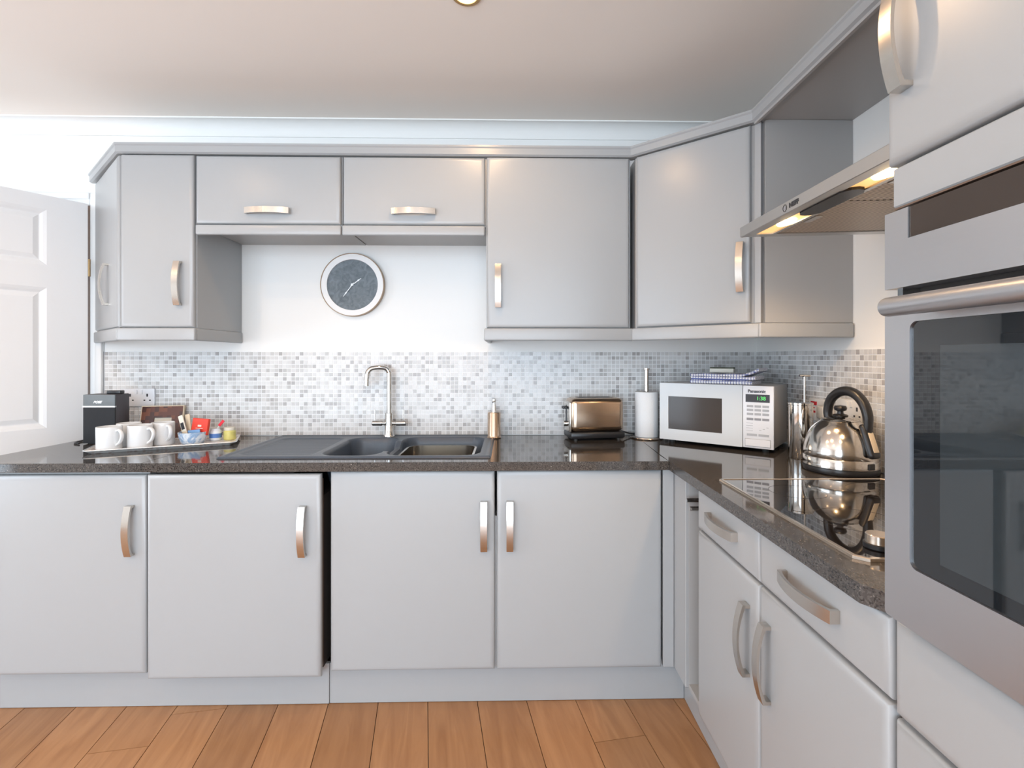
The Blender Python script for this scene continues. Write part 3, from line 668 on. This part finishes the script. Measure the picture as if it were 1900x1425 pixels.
# steel strainer basin standing in the big bowl
b = B(); prof = [(0, .0), (.05, .06), (.055, .148)]
def rrpts(x0, x1, y0, y1, r, n=6):
    P = []
    for cx, cy, a0 in ((x1 - r, y1 - r, 0), (x0 + r, y1 - r, 90), (x0 + r, y0 + r, 180), (x1 - r, y0 + r, 270)):
        for k in range(n + 1): a_ = R(a0 + 90 * k / n); P.append((cx + r * math.cos(a_), cy + r * math.sin(a_)))
    return P
def tub(b, X0, X1, Y0, Y1, levels):
    rings = [[b.verts.new((x, y, z)) for x, y in rrpts(X0 + i, X1 - i, Y0 + i, Y1 - i, max(.008, r))] for i, r, z in levels]; m = len(rings[0])
    for a, c in zip(rings, rings[1:]):
        for k in range(m): b.faces.new((a[k], a[(k + 1) % m], c[(k + 1) % m], c[k]))
    return rings
rg = tub(b, -.442, -.148, 1.95, 2.25, [(.022, .03, WT - .1635), (.004, .045, WT - .145), (.0, .05, WT - .024), (-.006, .055, WT - .022), (-.006, .055, WT - .019), (.003, .048, WT - .019), (.007, .043, WT - .143), (.024, .028, WT - .160)])
b.faces.new(rg[0][::-1]); b.faces.new(rg[-1])
solo('steel_strainer_basin', b, 'steel_pol', 'rectangular stainless steel basin standing inside the large sink bowl', 'basin')
# ------------------------------------------------------------------ tap
tp = thing('mixer_tap', 'chrome two-lever mixer tap with tall swan neck', 'tap', (-.565, 2.370, WT + .0035), 0)
b = B(); lathe(b, [(.026, 0), (.026, .004), (.0215, .012), (.0195, .055), (.0185, .11), (.016, .113), (0, .113)], 28); part('body', b, 'chrome', tp)
b = B(); tube(b, smooth_path([(0, 0, .10), (0, 0, .2), (0, 0, .285), (-.003, -.001, .305), (-.013, -.004, .318), (-.032, -.012, .3235), (-.055, -.021, .3235), (-.078, -.030, .318), (-.090, -.035, .303), (-.094, -.037, .280), (-.095, -.0375, .24)], 6), .0115, 16); part('spout', b, 'chrome', tp)
for s in (-1, 1):
    b = B(); T = Matrix.Translation((0, 0, .062)) @ Matrix.Rotation(R(90 * s), 4, 'Y'); lathe(b, [(.0085, .015), (.0085, .03), (.0125, .034), (.0125, .077), (.010, .080), (0, .080)], 20, T); v = part('valve', b, 'chrome', tp)
    b = B(); tube(b, [(s * .066, 0, .07), (s * .066, 0, .125)], .0028, 8); part('lever', b, 'chrome', v)
# ------------------------------------------------------------------ soap dispenser
so = thing('soap_dispenser', 'brown polished metal soap dispenser beside the sink', 'dispenser', (-.071, 2.338, WT), 0)
b = B(); lathe(b, [(.031, 0), (.033, .003), (.031, .008), (.030, .01), (.030, .116), (.028, .12), (0, .12)], 28); part('bottle', b, 'steel_toaster', so)
b = B(); lathe(b, [(.011, .12), (.0095, .14), (.007, .158), (.007, .166), (.0095, .168), (.0095, .180), (0, .181)], 18); tube(b, [(0, 0, .172), (-.004, -.03, .168)], .004, 8); part('pump', b, 'chrome', so)

# ------------------------------------------------------------------ wall clock
ck = thing('wall_clock', 'round wall clock with slate grey dial and white rim', 'clock', (-.747, YB, 1.625), 0)
T = Matrix.Rotation(R(90), 4, 'X')
b = B(); lathe(b, [(.1505, .0), (.1505, .030), (.148, .031), (.147, .028), (.147, .0)], 72, T, cap=False); part('edge', b, 'clock_wood', ck)
b = B(); lathe(b, [(.147, .002), (.147, .027), (.121, .026), (.120, .018), (.120, .002)], 72, T); part('rim', b, 'clock_white', ck)
b = B(); lathe(b, [(.1205, .004), (.1205, .020), (0, .020)], 72, T); part('dial', b, 'slate', ck)
def hand(deg, L, w, y):
    b = B(); a = R(90 - deg); ux, uz = math.cos(a), math.sin(a); P = [(-.012, .0015), (0, w * .5), (L * .55, w * .45), (L * .68, w), (L * .8, w * .4), (L, .0008)]
    pts = [(s, h) for s, h in P] + [(s, -h) for s, h in reversed(P)]
    prism(b, [(s * ux - h * uz, s * uz + h * ux) for s, h in pts], -.0008, .0008, Matrix.Translation((0, y, 0)) @ XZ); part('hand', b, 'text_white', ck, smooth=0)
hand(53, .052, .0042, -.0235); hand(217, .072, .0034, -.026)
b = B(); lathe(b, [(.006, .02), (.006, .029), (0, .029)], 16, T); part('spindle', b, 'text_white', ck)

# ------------------------------------------------------------------ sockets
def socket_plate(name, label, cat, loc, rotz, kind):
    o = thing(name, label, cat, loc, rotz)          # local: plate faces -y, x to the right
    b = B(); box(b, -.073, .073, -.009, 0, -.043, .043, .003, 2); part('plate', b, 'white_plastic' if kind == 'double' else 'plate_white', o)
    def outlet(cx):
        b = B(); box(b, cx - .004, cx + .004, -.0096, -.0086, .004, .018); box(b, cx - .017, cx - .009, -.0096, -.0086, -.016, -.010); box(b, cx + .009, cx + .017, -.0096, -.0086, -.016, -.010); part('pin_holes', b, 'text_black', o, smooth=0)
    def rocker(cx, m, cz=.026):
        b = B(); box(b, cx - .006, cx + .006, -.0125, -.0085, cz - .010, cz + .010, .001, 1); part('switch', b, m, o)
    if kind == 'double':
        outlet(-.040); outlet(.040); rocker(-.012, 'white_plastic'); rocker(.012, 'white_plastic')
    elif kind == 'cooker':
        outlet(.040); rocker(.014, 'text_black', .0)
        b = B(); box(b, -.055, -.020, -.0135, -.0085, .018, .032, .001, 1); part('switch', b, 'neon_red', o, label='red cooker switch')
        b = B(); box(b, -.045, -.030, -.0105, -.0085, -.012, -.004); part('neon', b, 'neon_red', o, smooth=0)
        b = B(); box(b, -.043, -.032, -.0098, -.0085, .006, .009); part('mark', b, 'neon_red', o, smooth=0)
    else:
        outlet(-.040); outlet(.040); rocker(-.012, 'plate_white'); rocker(.012, 'plate_white')
    return o
socket_plate('wall_socket', 'white double wall socket behind the black speaker', 'socket', (-1.757, YB - .0048, 1.089), 0, 'double')
socket_plate('cooker_switch', 'white cooker switch plate with red rocker left of the kettle', 'switch', (XR - .0048, 1.898, 1.075), R(-90), 'cooker')
socket_plate('wall_socket', 'white double wall socket behind the kettle handle', 'socket', (XR - .0048, 1.735, 1.088), R(-90), 'plain')
b = B(); box(b, -.019, .019, -.040, -.012, -.024, .022, .006, 2); tube(b, smooth_path([(0, -.03, -.02), (-.002, -.035, -.05), (-.004, -.03, -.09), (-.005, -.02, -.15)]), .0035, 8)
solo('plug', b, 'plate_white', 'white plug in the cooker switch plate outlet', 'plug', (XR - .0048, 1.857, 1.072), R(-90))

# ------------------------------------------------------------------ speaker, remote, cable
sp = thing('speaker', 'black tabletop loudspeaker with silver line at the left worktop end', 'speaker', (-1.838, 2.198, WT), 0)
b = B(); box(b, 0, .137, .004, .082, .003, .214, .004, 2); part('housing', b, 'speaker_side', sp)
b = B(); box(b, .001, .136, -.002, .006, .004, .1585, .002, 2); part('grille', b, 'black_fabric', sp)
b = B(); box(b, .001, .136, -.002, .006, .165, .2135, .002, 2); part('control_panel', b, 'speaker_grey', sp)
b = B(); box(b, 0, .137, -.003, .006, .1590, .1650); part('trim_line', b, 'silver_line', sp, smooth=0)
text('BOSE', .0145, 'text_white', sp, (.062, -.0024, .181), bold=.0006, shear=.45, sx=1.0)
b = B(); box(b, .01, .127, .012, .075, 0, .003); part('foot', b, 'dark_rubber', sp, smooth=0)
b = B(); box(b, 0, .056, 0, .030, 0, .015, .003, 2); solo('remote_control', b, 'black_plastic', 'small black remote lying on top of the speaker', 'remote', (-1.758, 2.222, WT + .2145), R(4))
b = B(); tube(b, smooth_path([(-1.775, 2.300, WT + .02), (-1.80, 2.33, WT + .006), (-1.85, 2.335, WT + .004), (-1.885, 2.300, WT + .004), (-1.897, 2.255, WT + .004), (-1.880, 2.205, WT + .004), (-1.848, 2.190, WT + .004)]), .0035, 8)
solo('power_cable', b, 'black_plastic', 'black cable looping out from behind the speaker', 'cable')

# ------------------------------------------------------------------ chequered frame
fr = thing('picture_frame', 'small dark chequered wooden frame with a cream card, behind the mugs', 'frame', (-1.690, 2.318, WT + .0005), R(12))
T = Matrix.Rotation(R(-14), 4, 'X'); FW, FH = .168, .150
b = B(); gridprism(b, [0, .052, .125, FW], [0, .035, .098, FH], 0, .016, {(1, 1)}, T @ XZ); part('surround', b, 'chequered_wood', fr, smooth=0)
b = B(); box(b, .052, .125, .006, .010, .035, .098, T=T); part('card', b, 'cream_card', fr, smooth=0)
b = B(); box(b, -.004, 0, .001, .015, 0, FH, T=T); box(b, FW, FW + .004, .001, .015, 0, FH, T=T); box(b, -.004, FW + .004, .001, .015, FH, FH + .004, T=T); part('edging', b, 'kraft', fr, smooth=0)

# ------------------------------------------------------------------ tray with mugs, bowl, jars
TA = R(24); TO = Vector((-1.634, 1.950)); TL, TD = .512, .228
tr = thing('serving_tray', 'pale patterned rectangular tray with raised rim holding the mugs', 'tray', (TO.x, TO.y, WT + .0005), TA)
b = B(); rg = tub(b, 0, TL, 0, TD, [(.014, .012, .0), (.0, .02, .011), (-.003, .022, .0125), (-.003, .022, .0145), (.003, .018, .0145), (.016, .011, .004)]); b.faces.new(rg[0][::-1]); b.faces.new(rg[-1]); part('tray_body', b, 'tray_pattern', tr)
b = B(); rg = tub(b, 0, TL, 0, TD, [(-.0035, .022, .0115), (-.0045, .022, .013), (-.0035, .022, .0155), (.002, .018, .0155), (.003, .018, .0145)]); part('rim', b, 'silver_line', tr)
TZ = WT + .0048
def mug(label, x, y, rot, s=1.0):
    o = thing('mug', label, 'mug', (x, y, TZ), rot, 'white mugs on the tray')
    r, h = .043 * s, .094 * s
    b = B(); lathe(b, [(0, .002), (r * .86, .002), (r * .88, 0), (r * .93, 0), (r, .006), (r, h - .001), (r - .0015, h), (r - .004, h - .001), (r - .0045, .01), (r * .8, .006), (0, .006)], 36, cap=False); part('cup', b, 'ceramic', o)
    b = B(); tube(b, smooth_path([(r - .003, 0, h * .82), (r + .012, 0, h * .86), (r + .024, 0, h * .74), (r + .026, 0, h * .58), (r + .018, 0, h * .38), (r + .004, 0, h * .26), (r - .003, 0, h * .22)], 5), .0055, 10, flat=1.25); part('handle', b, 'ceramic', o)
mug('white mug nearest the worktop front edge, left end of the tray', -1.597, 2.033, R(-18))
mug('white mug half hidden behind the two front mugs, beside the speaker', -1.602, 2.143, R(12))
mug('white mug in the middle of the tray, handle facing right', -1.511, 2.081, R(-15))
mug('white mug nearest the bowl of sachets, full handle visible', -1.476, 2.166, R(-34))
bw = (-1.368, 2.193)
o = thing('sachet_bowl', 'small blue and white marbled bowl filled with sachets on the tray', 'bowl', (bw[0], bw[1], TZ), 0)
b = B(); lathe(b, [(0, .001), (.036, .001), (.040, 0), (.044, .004), (.052, .030), (.055, .048), (.0535, .049), (.052, .048), (.049, .030), (.041, .008), (0, .006)], 40, cap=False); part('bowl_body', b, 'marbled_blue', o)
b = B(); box(b, -.036, .036, -.006, .010, 0, .070, .002, 1); pk = solo('tea_packet', b, 'red_card', 'bright red tea packet standing in the marbled bowl', 'packet', (bw[0] + .020, bw[1] + .012, TZ + .034), R(-6)); pk.rotation_euler = (R(-8), R(4), R(-4))
b = B(); box(b, -.008, .008, -.0068, -.0060, .034, .042); part('emblem', b, 'cream_card', pk, smooth=0)
b = B(); box(b, -.016, .016, -.0068, -.0060, .026, .028); part('lettering', b, 'cream_card', pk, smooth=0)
b = B(); box(b, -.026, .026, -.003, .003, 0, .034, .0025, 2); pk = solo('sugar_packet', b, 'blue_packet', 'blue sachet in the marbled bowl in front of the red packet', 'sachet', (bw[0] + .012, bw[1] - .010, TZ + .024)); pk.rotation_euler = (R(-10), R(-6), R(2))
for k, (dx, dy, ry, lb) in enumerate(((-.012, -.018, -22, 'white coffee stick with black print leaning in the marbled bowl'), (-.018, .012, -12, 'cream coffee stick behind the printed stick in the marbled bowl'))):
    st = thing('coffee_stick', lb, 'sachet', (bw[0] + dx, bw[1] + dy, TZ + .012), 0); st.rotation_euler = (R(-6), R(ry), R(-8))
    b = B(); box(b, -.011, .011, -.003, .003, 0, .115 if k == 0 else .112, .0022, 2); part('stick', b, 'cream_card' if k == 0 else 'kraft', st)
    if k == 0:
        b = B(); box(b, -.0075, .0075, -.0036, -.0028, .052, .082); part('print', b, 'text_black', st, smooth=0)
        b = B(); box(b, -.0112, .0112, -.0033, .0033, .0, .045, .0022, 1); part('kraft_end', b, 'kraft', st)
o = thing('milk_pot', 'small white pot with a blue label and red-tipped stirrer, right end of tray', 'pot', (-1.310, 2.262, TZ), 0)
b = B(); lathe(b, [(0, 0), (.020, 0), (.023, .003), (.024, .040), (.021, .045), (.018, .046), (.018, .052), (0, .052)], 28); part('pot_body', b, 'jar_white', o)
b = B(); lathe(b, [(.0243, .013), (.0246, .032)], 28, cap=False); part('label_band', b, 'label_blue', o)
b = B(); tube(b, [(.004, 0, .045), (.016, 0, .066)], .002, 8); part('stirrer', b, 'text_white', o)
b = B(); box(b, -.006, .006, -.002, .002, 0, .032, .001, 1, T=Matrix.Translation((.015, 0, .064)) @ Matrix.Rotation(R(40), 4, 'Y')); part('stirrer_tip', b, 'red_plastic', o)
o = thing('honey_jar', 'small yellow jar at the right end of the tray', 'jar', (-1.257, 2.279, TZ), 0)
b = B(); lathe(b, [(0, 0), (.022, 0), (.025, .003), (.025, .038), (.021, .043), (.020, .046), (0, .046)], 28); part('jar_body', b, 'yellow_gel', o)
b = B(); lathe(b, [(.0215, .043), (.0225, .044), (.0225, .055), (.020, .057), (0, .057)], 28); part('lid', b, 'cream_card', o)

# ------------------------------------------------------------------ toaster
tt = thing('toaster', 'brown-reflecting brushed steel two-slice toaster with black base', 'toaster', (.272, 2.226, WT), R(8))
TLn, TDp, THt = .262, .142, .190
b = B(); box(b, .004, TLn - .004, .004, TDp - .004, .008, .038, .008, 2); part('base', b, 'black_plastic', tt)
for x, y in ((.03, .02), (TLn - .03, .02), (.03, TDp - .02), (TLn - .03, TDp - .02)):
    b = B(); lathe(b, [(.009, 0), (.009, .009)], 12, Matrix.Translation((x, y, 0))); part('foot', b, 'dark_rubber', tt)
b = B(); box(b, .006, TLn - .006, .008, TDp - .008, .037, THt, .026, 6); part('shell', b, 'steel_toaster', tt, smooth=50)
b = B(); box(b, .0, .012, .016, TDp - .016, .037, THt - .016, .005, 3); ep = part('end_panel', b, 'steel_pol', tt)
b = B(); box(b, -.003, .001, TDp / 2 - .006, TDp / 2 + .006, .075, .155, .001, 1); part('slot', b, 'text_black', ep)
b = B(); box(b, -.020, -.002, TDp / 2 - .016, TDp / 2 + .016, .140, .152, .003, 2); part('lever', b, 'black_plastic', ep)
b = B(); lathe(b, [(.013, 0), (.013, .012), (.011, .014), (0, .014)], 20, Matrix.Translation((0, TDp / 2, .072)) @ Matrix.Rotation(R(-90), 4, 'Y')); part('dial', b, 'chrome', ep)
for y in (.045, .085):
    b = B(); box(b, .05, TLn - .05, y, y + .016, THt - .003, THt + .001); part('bread_slot', b, 'text_black', tt, smooth=0)
b = B(); tube(b, smooth_path([(.525, 2.35, WT + .03), (.55, 2.37, WT + .020), (.58, 2.38, WT + .012), (.62, 2.40, WT + .012), (.66, 2.41, WT + .02)]), .0035, 8)
solo('power_cable', b, 'black_plastic', 'black cable between the toaster and the paper roll', 'cable')
# ------------------------------------------------------------------ paper towel roll
pr = thing('paper_towel_holder', 'white paper towel roll on a steel pole holder beside the microwave', 'paper towel', (.640, 2.325, WT), 0)
b = B(); lathe(b, [(0, 0), (.074, 0), (.076, .003), (.074, .007), (0, .007)], 36); part('base', b, 'steel_roll', pr)
b = B(); lathe(b, [(.018, .008), (.053, .008), (.054, .010), (.054, .213), (.053, .215), (.018, .215), (.018, .008)], 40, cap=False); part('roll', b, 'paper', pr)
b = B(); lathe(b, [(.0095, .005), (.0095, .315), (.015, .318), (.015, .324), (0, .325)], 20); part('pole', b, 'steel_roll', pr)

# ------------------------------------------------------------------ microwave
MA = R(-40); MWW, MWD, MH0, MH1 = .462, .252, .017, .262
mw = thing('microwave_oven', 'silver-white microwave oven set diagonally in the worktop corner', 'microwave', (.667, 2.212, WT), MA)
b = B(); box(b, .002, MWW - .002, .018, MWD, MH0, MH1, .003, 2); part('housing', b, 'mw_side', mw)
for x, y in ((.04, .05), (MWW - .04, .05), (.04, MWD - .04), (MWW - .04, MWD - .04)):
    b = B(); lathe(b, [(.014, 0), (.016, .018)], 14, Matrix.Translation((x, y, 0))); part('foot', b, 'dark_rubber', mw)
DWd = .347
b = B(); gridprism(b, [0, .040, .268, DWd], [MH0 - .002, .062, .205, MH1], 0, .02, {(1, 1)}, XZ); md = part('door', b, 'mw_face', mw, smooth=0)
b = B(); box(b, .039, .269, .003, .016, .061, .206); part('window', b, 'mw_glass', md, smooth=0, label='dark glass door window')
b = B(); box(b, DWd + .0015, MWW, 0, .02, MH0 - .002, MH1, .003, 2); mp_ = part('control_panel', b, 'white_plastic', mw)
pc = (DWd + MWW) / 2
text('Panasonic', .0165, 'text_black', mp_, (pc - .004, -.0006, MH1 - .022), bold=.0006)
b = B(); box(b, pc - .045, pc + .043, -.0012, .002, .197, .228); part('display', b, 'text_black', mp_, smooth=0)
text('1:38', .020, 'green_led', mp_, (pc + .012, -.0016, .212), name='display_digits')
for zz, wd, mt, n in ((.181, .024, 'button_grey', 3), (.166, .024, 'button_grey', 3), (.150, .024, 'button_grey', 3), (.130, .025, 'text_grey', 3), (.068, .038, 'button_grey', 2)):
    for k in range(n):
        cx = pc - .043 + .086 * (k + .5) / n; b = B(); box(b, cx - wd / 2, cx + wd / 2, -.0010, .002, zz - .0045, zz + .0045); part('button', b, mt, mp_, smooth=0)
for k in range(4):
    b = B(); box(b, pc - .043, pc - .018, -.0006, .002, .083 + k * .010, .0845 + k * .010); part('legend', b, 'button_grey', mp_, smooth=0)
for k in range(3):
    b = B(); box(b, pc + .005 + k * .013, pc + .013 + k * .013, -.0006, .002, .086 + k * .006, .088 + k * .006); part('legend', b, 'button_grey', mp_, smooth=0)
b = B(); box(b, pc - .047, pc + .047, -.0008, .002, .022, .052); part('button_outline', b, 'text_grey', mp_, smooth=0)
b = B(); box(b, pc - .0458, pc + .0458, -.003, .002, .0232, .0508, .001, 1); part('open_button', b, 'white_plastic', mp_)
def mwp(x, y): c_, s_ = math.cos(MA), math.sin(MA); return (.667 + x * c_ - y * s_, 2.212 + x * s_ + y * c_)
# folded tea towel: three soft layers, the fold at the front, corner flipped up at the right
ZT = WT + MH1 + .0005
def towel_layer(b, x0, x1, y0, y1, z0, z1, lift):
    n = 14; rows = []
    for k in range(n + 1):
        t = k / n; x = x0 + (x1 - x0) * t; up = lift * max(0, (t - .72) / .28) ** 1.6; wv = .0015 * math.sin(t * 17 + z0 * 900); sec = []
        for q in range(10):
            a_ = math.pi / 2 + math.pi * q / 9; sec.append((x, y0 + (z1 - z0) / 2 + math.cos(a_) * (z1 - z0) / 2, (z0 + z1) / 2 + math.sin(a_) * (z1 - z0) / 2 + up + wv * (1 if q < 5 else 0)))
        sec.append((x, y1, z0 + up)); sec.insert(0, (x, y1, z1 + up + wv)); rows.append([b.verts.new(p) for p in sec])
    m = len(rows[0])
    for r0, r1 in zip(rows, rows[1:]):
        for i in range(m): b.faces.new((r0[i], r0[(i + 1) % m], r1[(i + 1) % m], r1[i]))
    b.faces.new(rows[0]); b.faces.new(rows[-1][::-1])
b = B(); towel_layer(b, 0, .250, 0, .15, 0, .016, 0); towel_layer(b, .003, .262, .002, .15, .016, .032, .004); towel_layer(b, .0, .275, .004, .15, .032, .043, .024)
solo('tea_towel', b, 'towel', 'folded white tea towel with blue checks on top of the microwave', 'towel', (*mwp(.125, .03), ZT), MA)
sg = thing('sponge', 'cream sponge with dark scouring top lying on the tea towel', 'sponge', (*mwp(.185, .10), ZT + .046), MA + R(6))
b = B(); box(b, 0, .098, 0, .045, 0, .018, .003, 2); part('foam', b, 'sponge_cream', sg); b = B(); box(b, 0, .098, 0, .045, .018, .023, .002, 1); part('scourer', b, 'sponge_dark', sg)

# ------------------------------------------------------------------ steel canister with plunger rod
cn = thing('steel_canister', 'tall polished steel canister with a thin upright rod, left of the kettle', 'canister', (1.082, 1.842, WT), 0)
b = B(); lathe(b, [(0, 0), (.040, 0), (.0415, .003), (.0415, .198), (.043, .200), (.043, .206), (.040, .207), (.012, .209), (0, .209)], 40); part('body', b, 'chrome', cn)
b = B(); tube(b, [(.012, -.006, .2), (.012, -.006, .305)], .0035, 10); tube(b, [(-.008, -.006, .306), (.032, -.006, .306)], .0045, 10); part('rod', b, 'chrome', cn)
# ------------------------------------------------------------------ kettle
KA = R(-76); kt = thing('kettle', 'domed polished steel kettle with black loop handle beside the hob', 'kettle', (1.090, 1.630, WT), KA); kt.scale = (.96, .96, 1)
b = B(); lathe(b, [(0, 0), (.108, 0), (.112, .003), (.114, .012), (.112, .020), (.108, .022), (0, .022)], 56); part('base', b, 'black_plastic', kt)
b = B(); lathe(b, [(.108, .020), (.1135, .022), (.1135, .050), (.1125, .0515), (.1135, .053), (.112, .072), (.108, .092), (.100, .115), (.088, .138), (.072, .156), (.058, .166), (.057, .168), (.045, .174), (.025, .180), (0, .182)], 64); part('body', b, 'steel_pol', kt, smooth=50)
b = B(); lathe(b, [(.058, .1655), (.0595, .168), (.058, .1695), (.0565, .168)], 40, cap=False); part('lid_ring', b, 'chrome', kt)
b = B(); lathe(b, [(.022, .178), (.024, .183), (.020, .186), (.010, .188), (.009, .196), (.018, .200), (.020, .207), (.017, .214), (0, .217)], 28); part('lid_knob', b, 'black_plastic', kt)
b = B(); hp = smooth_path([(-.046, 0, .165), (-.050, 0, .192), (-.040, 0, .228), (-.014, 0, .253), (.020, 0, .264), (.055, 0, .257), (.084, 0, .232), (.100, 0, .196), (.102, 0, .165), (.100, 0, .140)], 6)
tube(b, hp, [.0125 + .003 * math.sin(math.pi * i / (len(hp) - 1)) for i in range(len(hp))], 16, flat=1.15); part('handle', b, 'black_plastic', kt, label='black loop handle')
T = Matrix.Translation((.1085, 0, .108)) @ Matrix.Rotation(R(-20), 4, 'Y')
b = B(); box(b, -.012, .013, -.021, .021, -.050, .060, .0118, 5, T=T); gp = part('grip', b, 'black_plastic', kt)
b = B(); box(b, .0105, .0142, -.011, .011, -.033, .030, .0018, 2, T=T); part('water_gauge', b, 'kraft', gp)
b = B(); T = Matrix.Translation((-.082, 0, .120)) @ Matrix.Rotation(R(-52), 4, 'Y'); lathe(b, [(.028, -.02), (.022, .008), (.017, .022), (.014, .023), (.014, .0)], 24, T); part('spout', b, 'steel_pol', kt)
b = B(); box(b, .1125, .118, -.012, .012, .024, .044, .002, 1); part('switch', b, 'black_plastic', kt)

# ------------------------------------------------------------------ hob
HX0, HX1, HY0, HY1 = .634, 1.148, .895, 1.506
hb = thing('ceramic_hob', 'black glass hob with steel trim set into the right worktop', 'hob', (0, 0, 0))
ch = .020
def oct(i): return [(HX0 + ch + i * .4, HY0 + i), (HX1 - ch - i * .4, HY0 + i), (HX1 - i, HY0 + ch + i * .4), (HX1 - i, HY1 - ch - i * .4), (HX1 - ch - i * .4, HY1 - i), (HX0 + ch * .2 + i, HY1 - i), (HX0 + i, HY1 - ch * .2 - i), (HX0 + i, HY0 + ch + i * .4)]
b = B(); L0 = [[b.verts.new((x, y, z)) for x, y in oct(i)] for i, z in ((0, WT + .0003), (.0005, WT + .0055), (.002, WT + .0065), (.008, WT + .0065), (.009, WT + .0045), (.009, WT + .0003))]
for a, c in zip(L0, L0[1:] + L0[:1]):
    for k in range(8): b.faces.new((a[k], a[(k + 1) % 8], c[(k + 1) % 8], c[k]))
part('trim', b, 'hob_frame', hb, smooth=20)
b = B(); prism(b, oct(.0092), WT + .0003, WT + .0048); part('glass', b, 'hob_glass', hb, smooth=0)
for x, y, r in ((.79, 1.36, .072), (1.03, 1.36, .09), (.79, 1.12, .09), (1.03, 1.12, .072)):
    b = B(); lathe(b, [(r - .002, .0), (r - .002, .0002), (r, .0002), (r, 0)], 56, Matrix.Translation((x, y, WT + .0049)), cap=False); part('cooking_zone_ring', b, 'hob_print', hb, smooth=0)
for x in (.712, .80, .888, .976):
    b = B(); T = Matrix.Translation((x, .952, WT + .0048)); lathe(b, [(.024, 0), (.026, .002), (.026, .010), (.023, .011), (0, .011)], 32, T); kn = part('knob_base', b, 'black_plastic', hb)
    b = B(); lathe(b, [(.023, .011), (.0225, .026), (.021, .0275), (0, .0275)], 32, T); part('knob_cap', b, 'hob_frame', kn)
    b = B(); lathe(b, [(.006, 0), (.006, .0003), (0, .0003)], 16, Matrix.Translation((x - .045, .965, WT + .0049))); part('printed_dot', b, 'hob_print', hb, smooth=0)

# ------------------------------------------------------------------ cooker hood: local x towards the viewer, y into the wall, z up; underside z=0
hd = thing('cooker_hood', 'slim stainless steel cooker hood with two lit lamps above the hob', 'cooker hood', (.727, 1.566, 1.655), R(-90)); hd.rotation_euler = Euler((R(1.6), 0, R(-90)))
HWd, HDp = .70, .470
b = B(); box(b, 0, HWd, 0, .012, 0, .031, .0015, 1); fp = part('front_strip', b, 'steel_hood', hd)
b = B(); box(b, 0, HWd, .012, HDp, .010, .030); part('top_box', b, 'steel_hood', hd, smooth=0)
b = B(); gridprism(b, [0, .035, HWd - .035, HWd], [.012, .034, .084, .096, HDp - .03, HDp], .001, .010, {(1, 1), (1, 3)}); part('underside', b, 'steel_hood', hd, smooth=0)
b = B(); box(b, .035, HWd - .035, .034, .084, .005, .010); part('light_strip', b, 'strip_warm', hd, smooth=0, label='warm glowing light diffuser')
for k, x in enumerate((.16, HWd - .16)):
    b = B(); lathe(b, [(.026, .0), (.022, -.006), (.010, -.009), (0, -.0095)], 24, Matrix.Translation((x, .059, .006)) @ Matrix.Diagonal((1.6, .8, 1, 1))); part('lamp', b, 'lens_warm', hd, label='glowing lamp lens')
b = B(); prism(b, [(.27, .032), (.43, .032), (.45, .045), (.455, .06), (.45, .075), (.43, .088), (.27, .088), (.25, .075), (.245, .06), (.25, .045)], -.002, .006); part('control_lens', b, 'hood_glass_black', hd, smooth=20)
for x0, x1 in ((.036, HWd / 2 - .003), (HWd / 2 + .003, HWd - .036)):
    b = B(); box(b, x0, x1, .0965, HDp - .031, .004, .009); fl = part('grease_filter', b, 'filter_mesh', hd, smooth=0)
    b = B(); box(b, (x0 + x1) / 2 - .03, (x0 + x1) / 2 + .03, .105, .125, .001, .0045, .001, 1); part('catch', b, 'steel_hood', fl)
text('NEFF', .0165, 'text_black', fp, (.300, -.0008, .0155), bold=.0006, sx=1.15)
b = B(); lathe(b, [(.0095, 0), (.0095, .0006), (.0080, .0006), (.0080, 0)], 24, Matrix.Translation((.258, -.0002, .0155)) @ Matrix.Rotation(R(90), 4, 'X'), cap=False); part('logo_ring', b, 'text_black', fp, smooth=0)
b = B(); box(b, .2535, .2625, -.0008, 0, .012, .019); part('logo_mark', b, 'text_grey', fp, smooth=0)
for k, x in enumerate((.16, HWd - .16)):
    l = bpy.data.lights.new('hood_lamp_light', 'SPOT'); l.energy = 9; l.color = (1, .66, .36); l.spot_size = R(150); l.spot_blend = .8; l.shadow_soft_size = .03
    lo = link('hood_lamp_light', l, hd, (x, .059, -.014), (0, 0, 0))

# ------------------------------------------------------------------ recessed ceiling lights
for k, (x, y, lb) in enumerate(((-.133, 1.556, 'lit recessed ceiling downlight at the top of the view'), (-1.55, 1.05, 'recessed ceiling downlight above the left end of the room'), (-.133, -.2, 'recessed ceiling downlight above the camera'), (-1.75, -.4, 'recessed ceiling downlight in the middle of the room'), (-.9, .6, 'recessed ceiling downlight over the open kitchen floor'), (-2.6, .6, 'recessed ceiling downlight near the side window'))):
    o = thing('ceiling_downlight', lb, 'light', (x, y, ZC), 0, 'recessed ceiling downlights')
    b = B(); lathe(b, [(.046, 0), (.046, -.003), (.043, -.005), (.034, -.004), (.032, 0)], 36, cap=False); part('ring', b, 'brass', o)
    b = B(); lathe(b, [(.033, -.001), (.028, -.006), (.012, -.009), (0, -.0095)], 28); part('lens', b, 'lens_ceiling', o)
    l = bpy.data.lights.new('downlight_beam', 'SPOT'); l.energy = 15; l.color = (1, .64, .34); l.spot_size = R(165); l.spot_blend = .6; l.shadow_soft_size = .03
    link('downlight_beam', l, o, (0, 0, -.016))
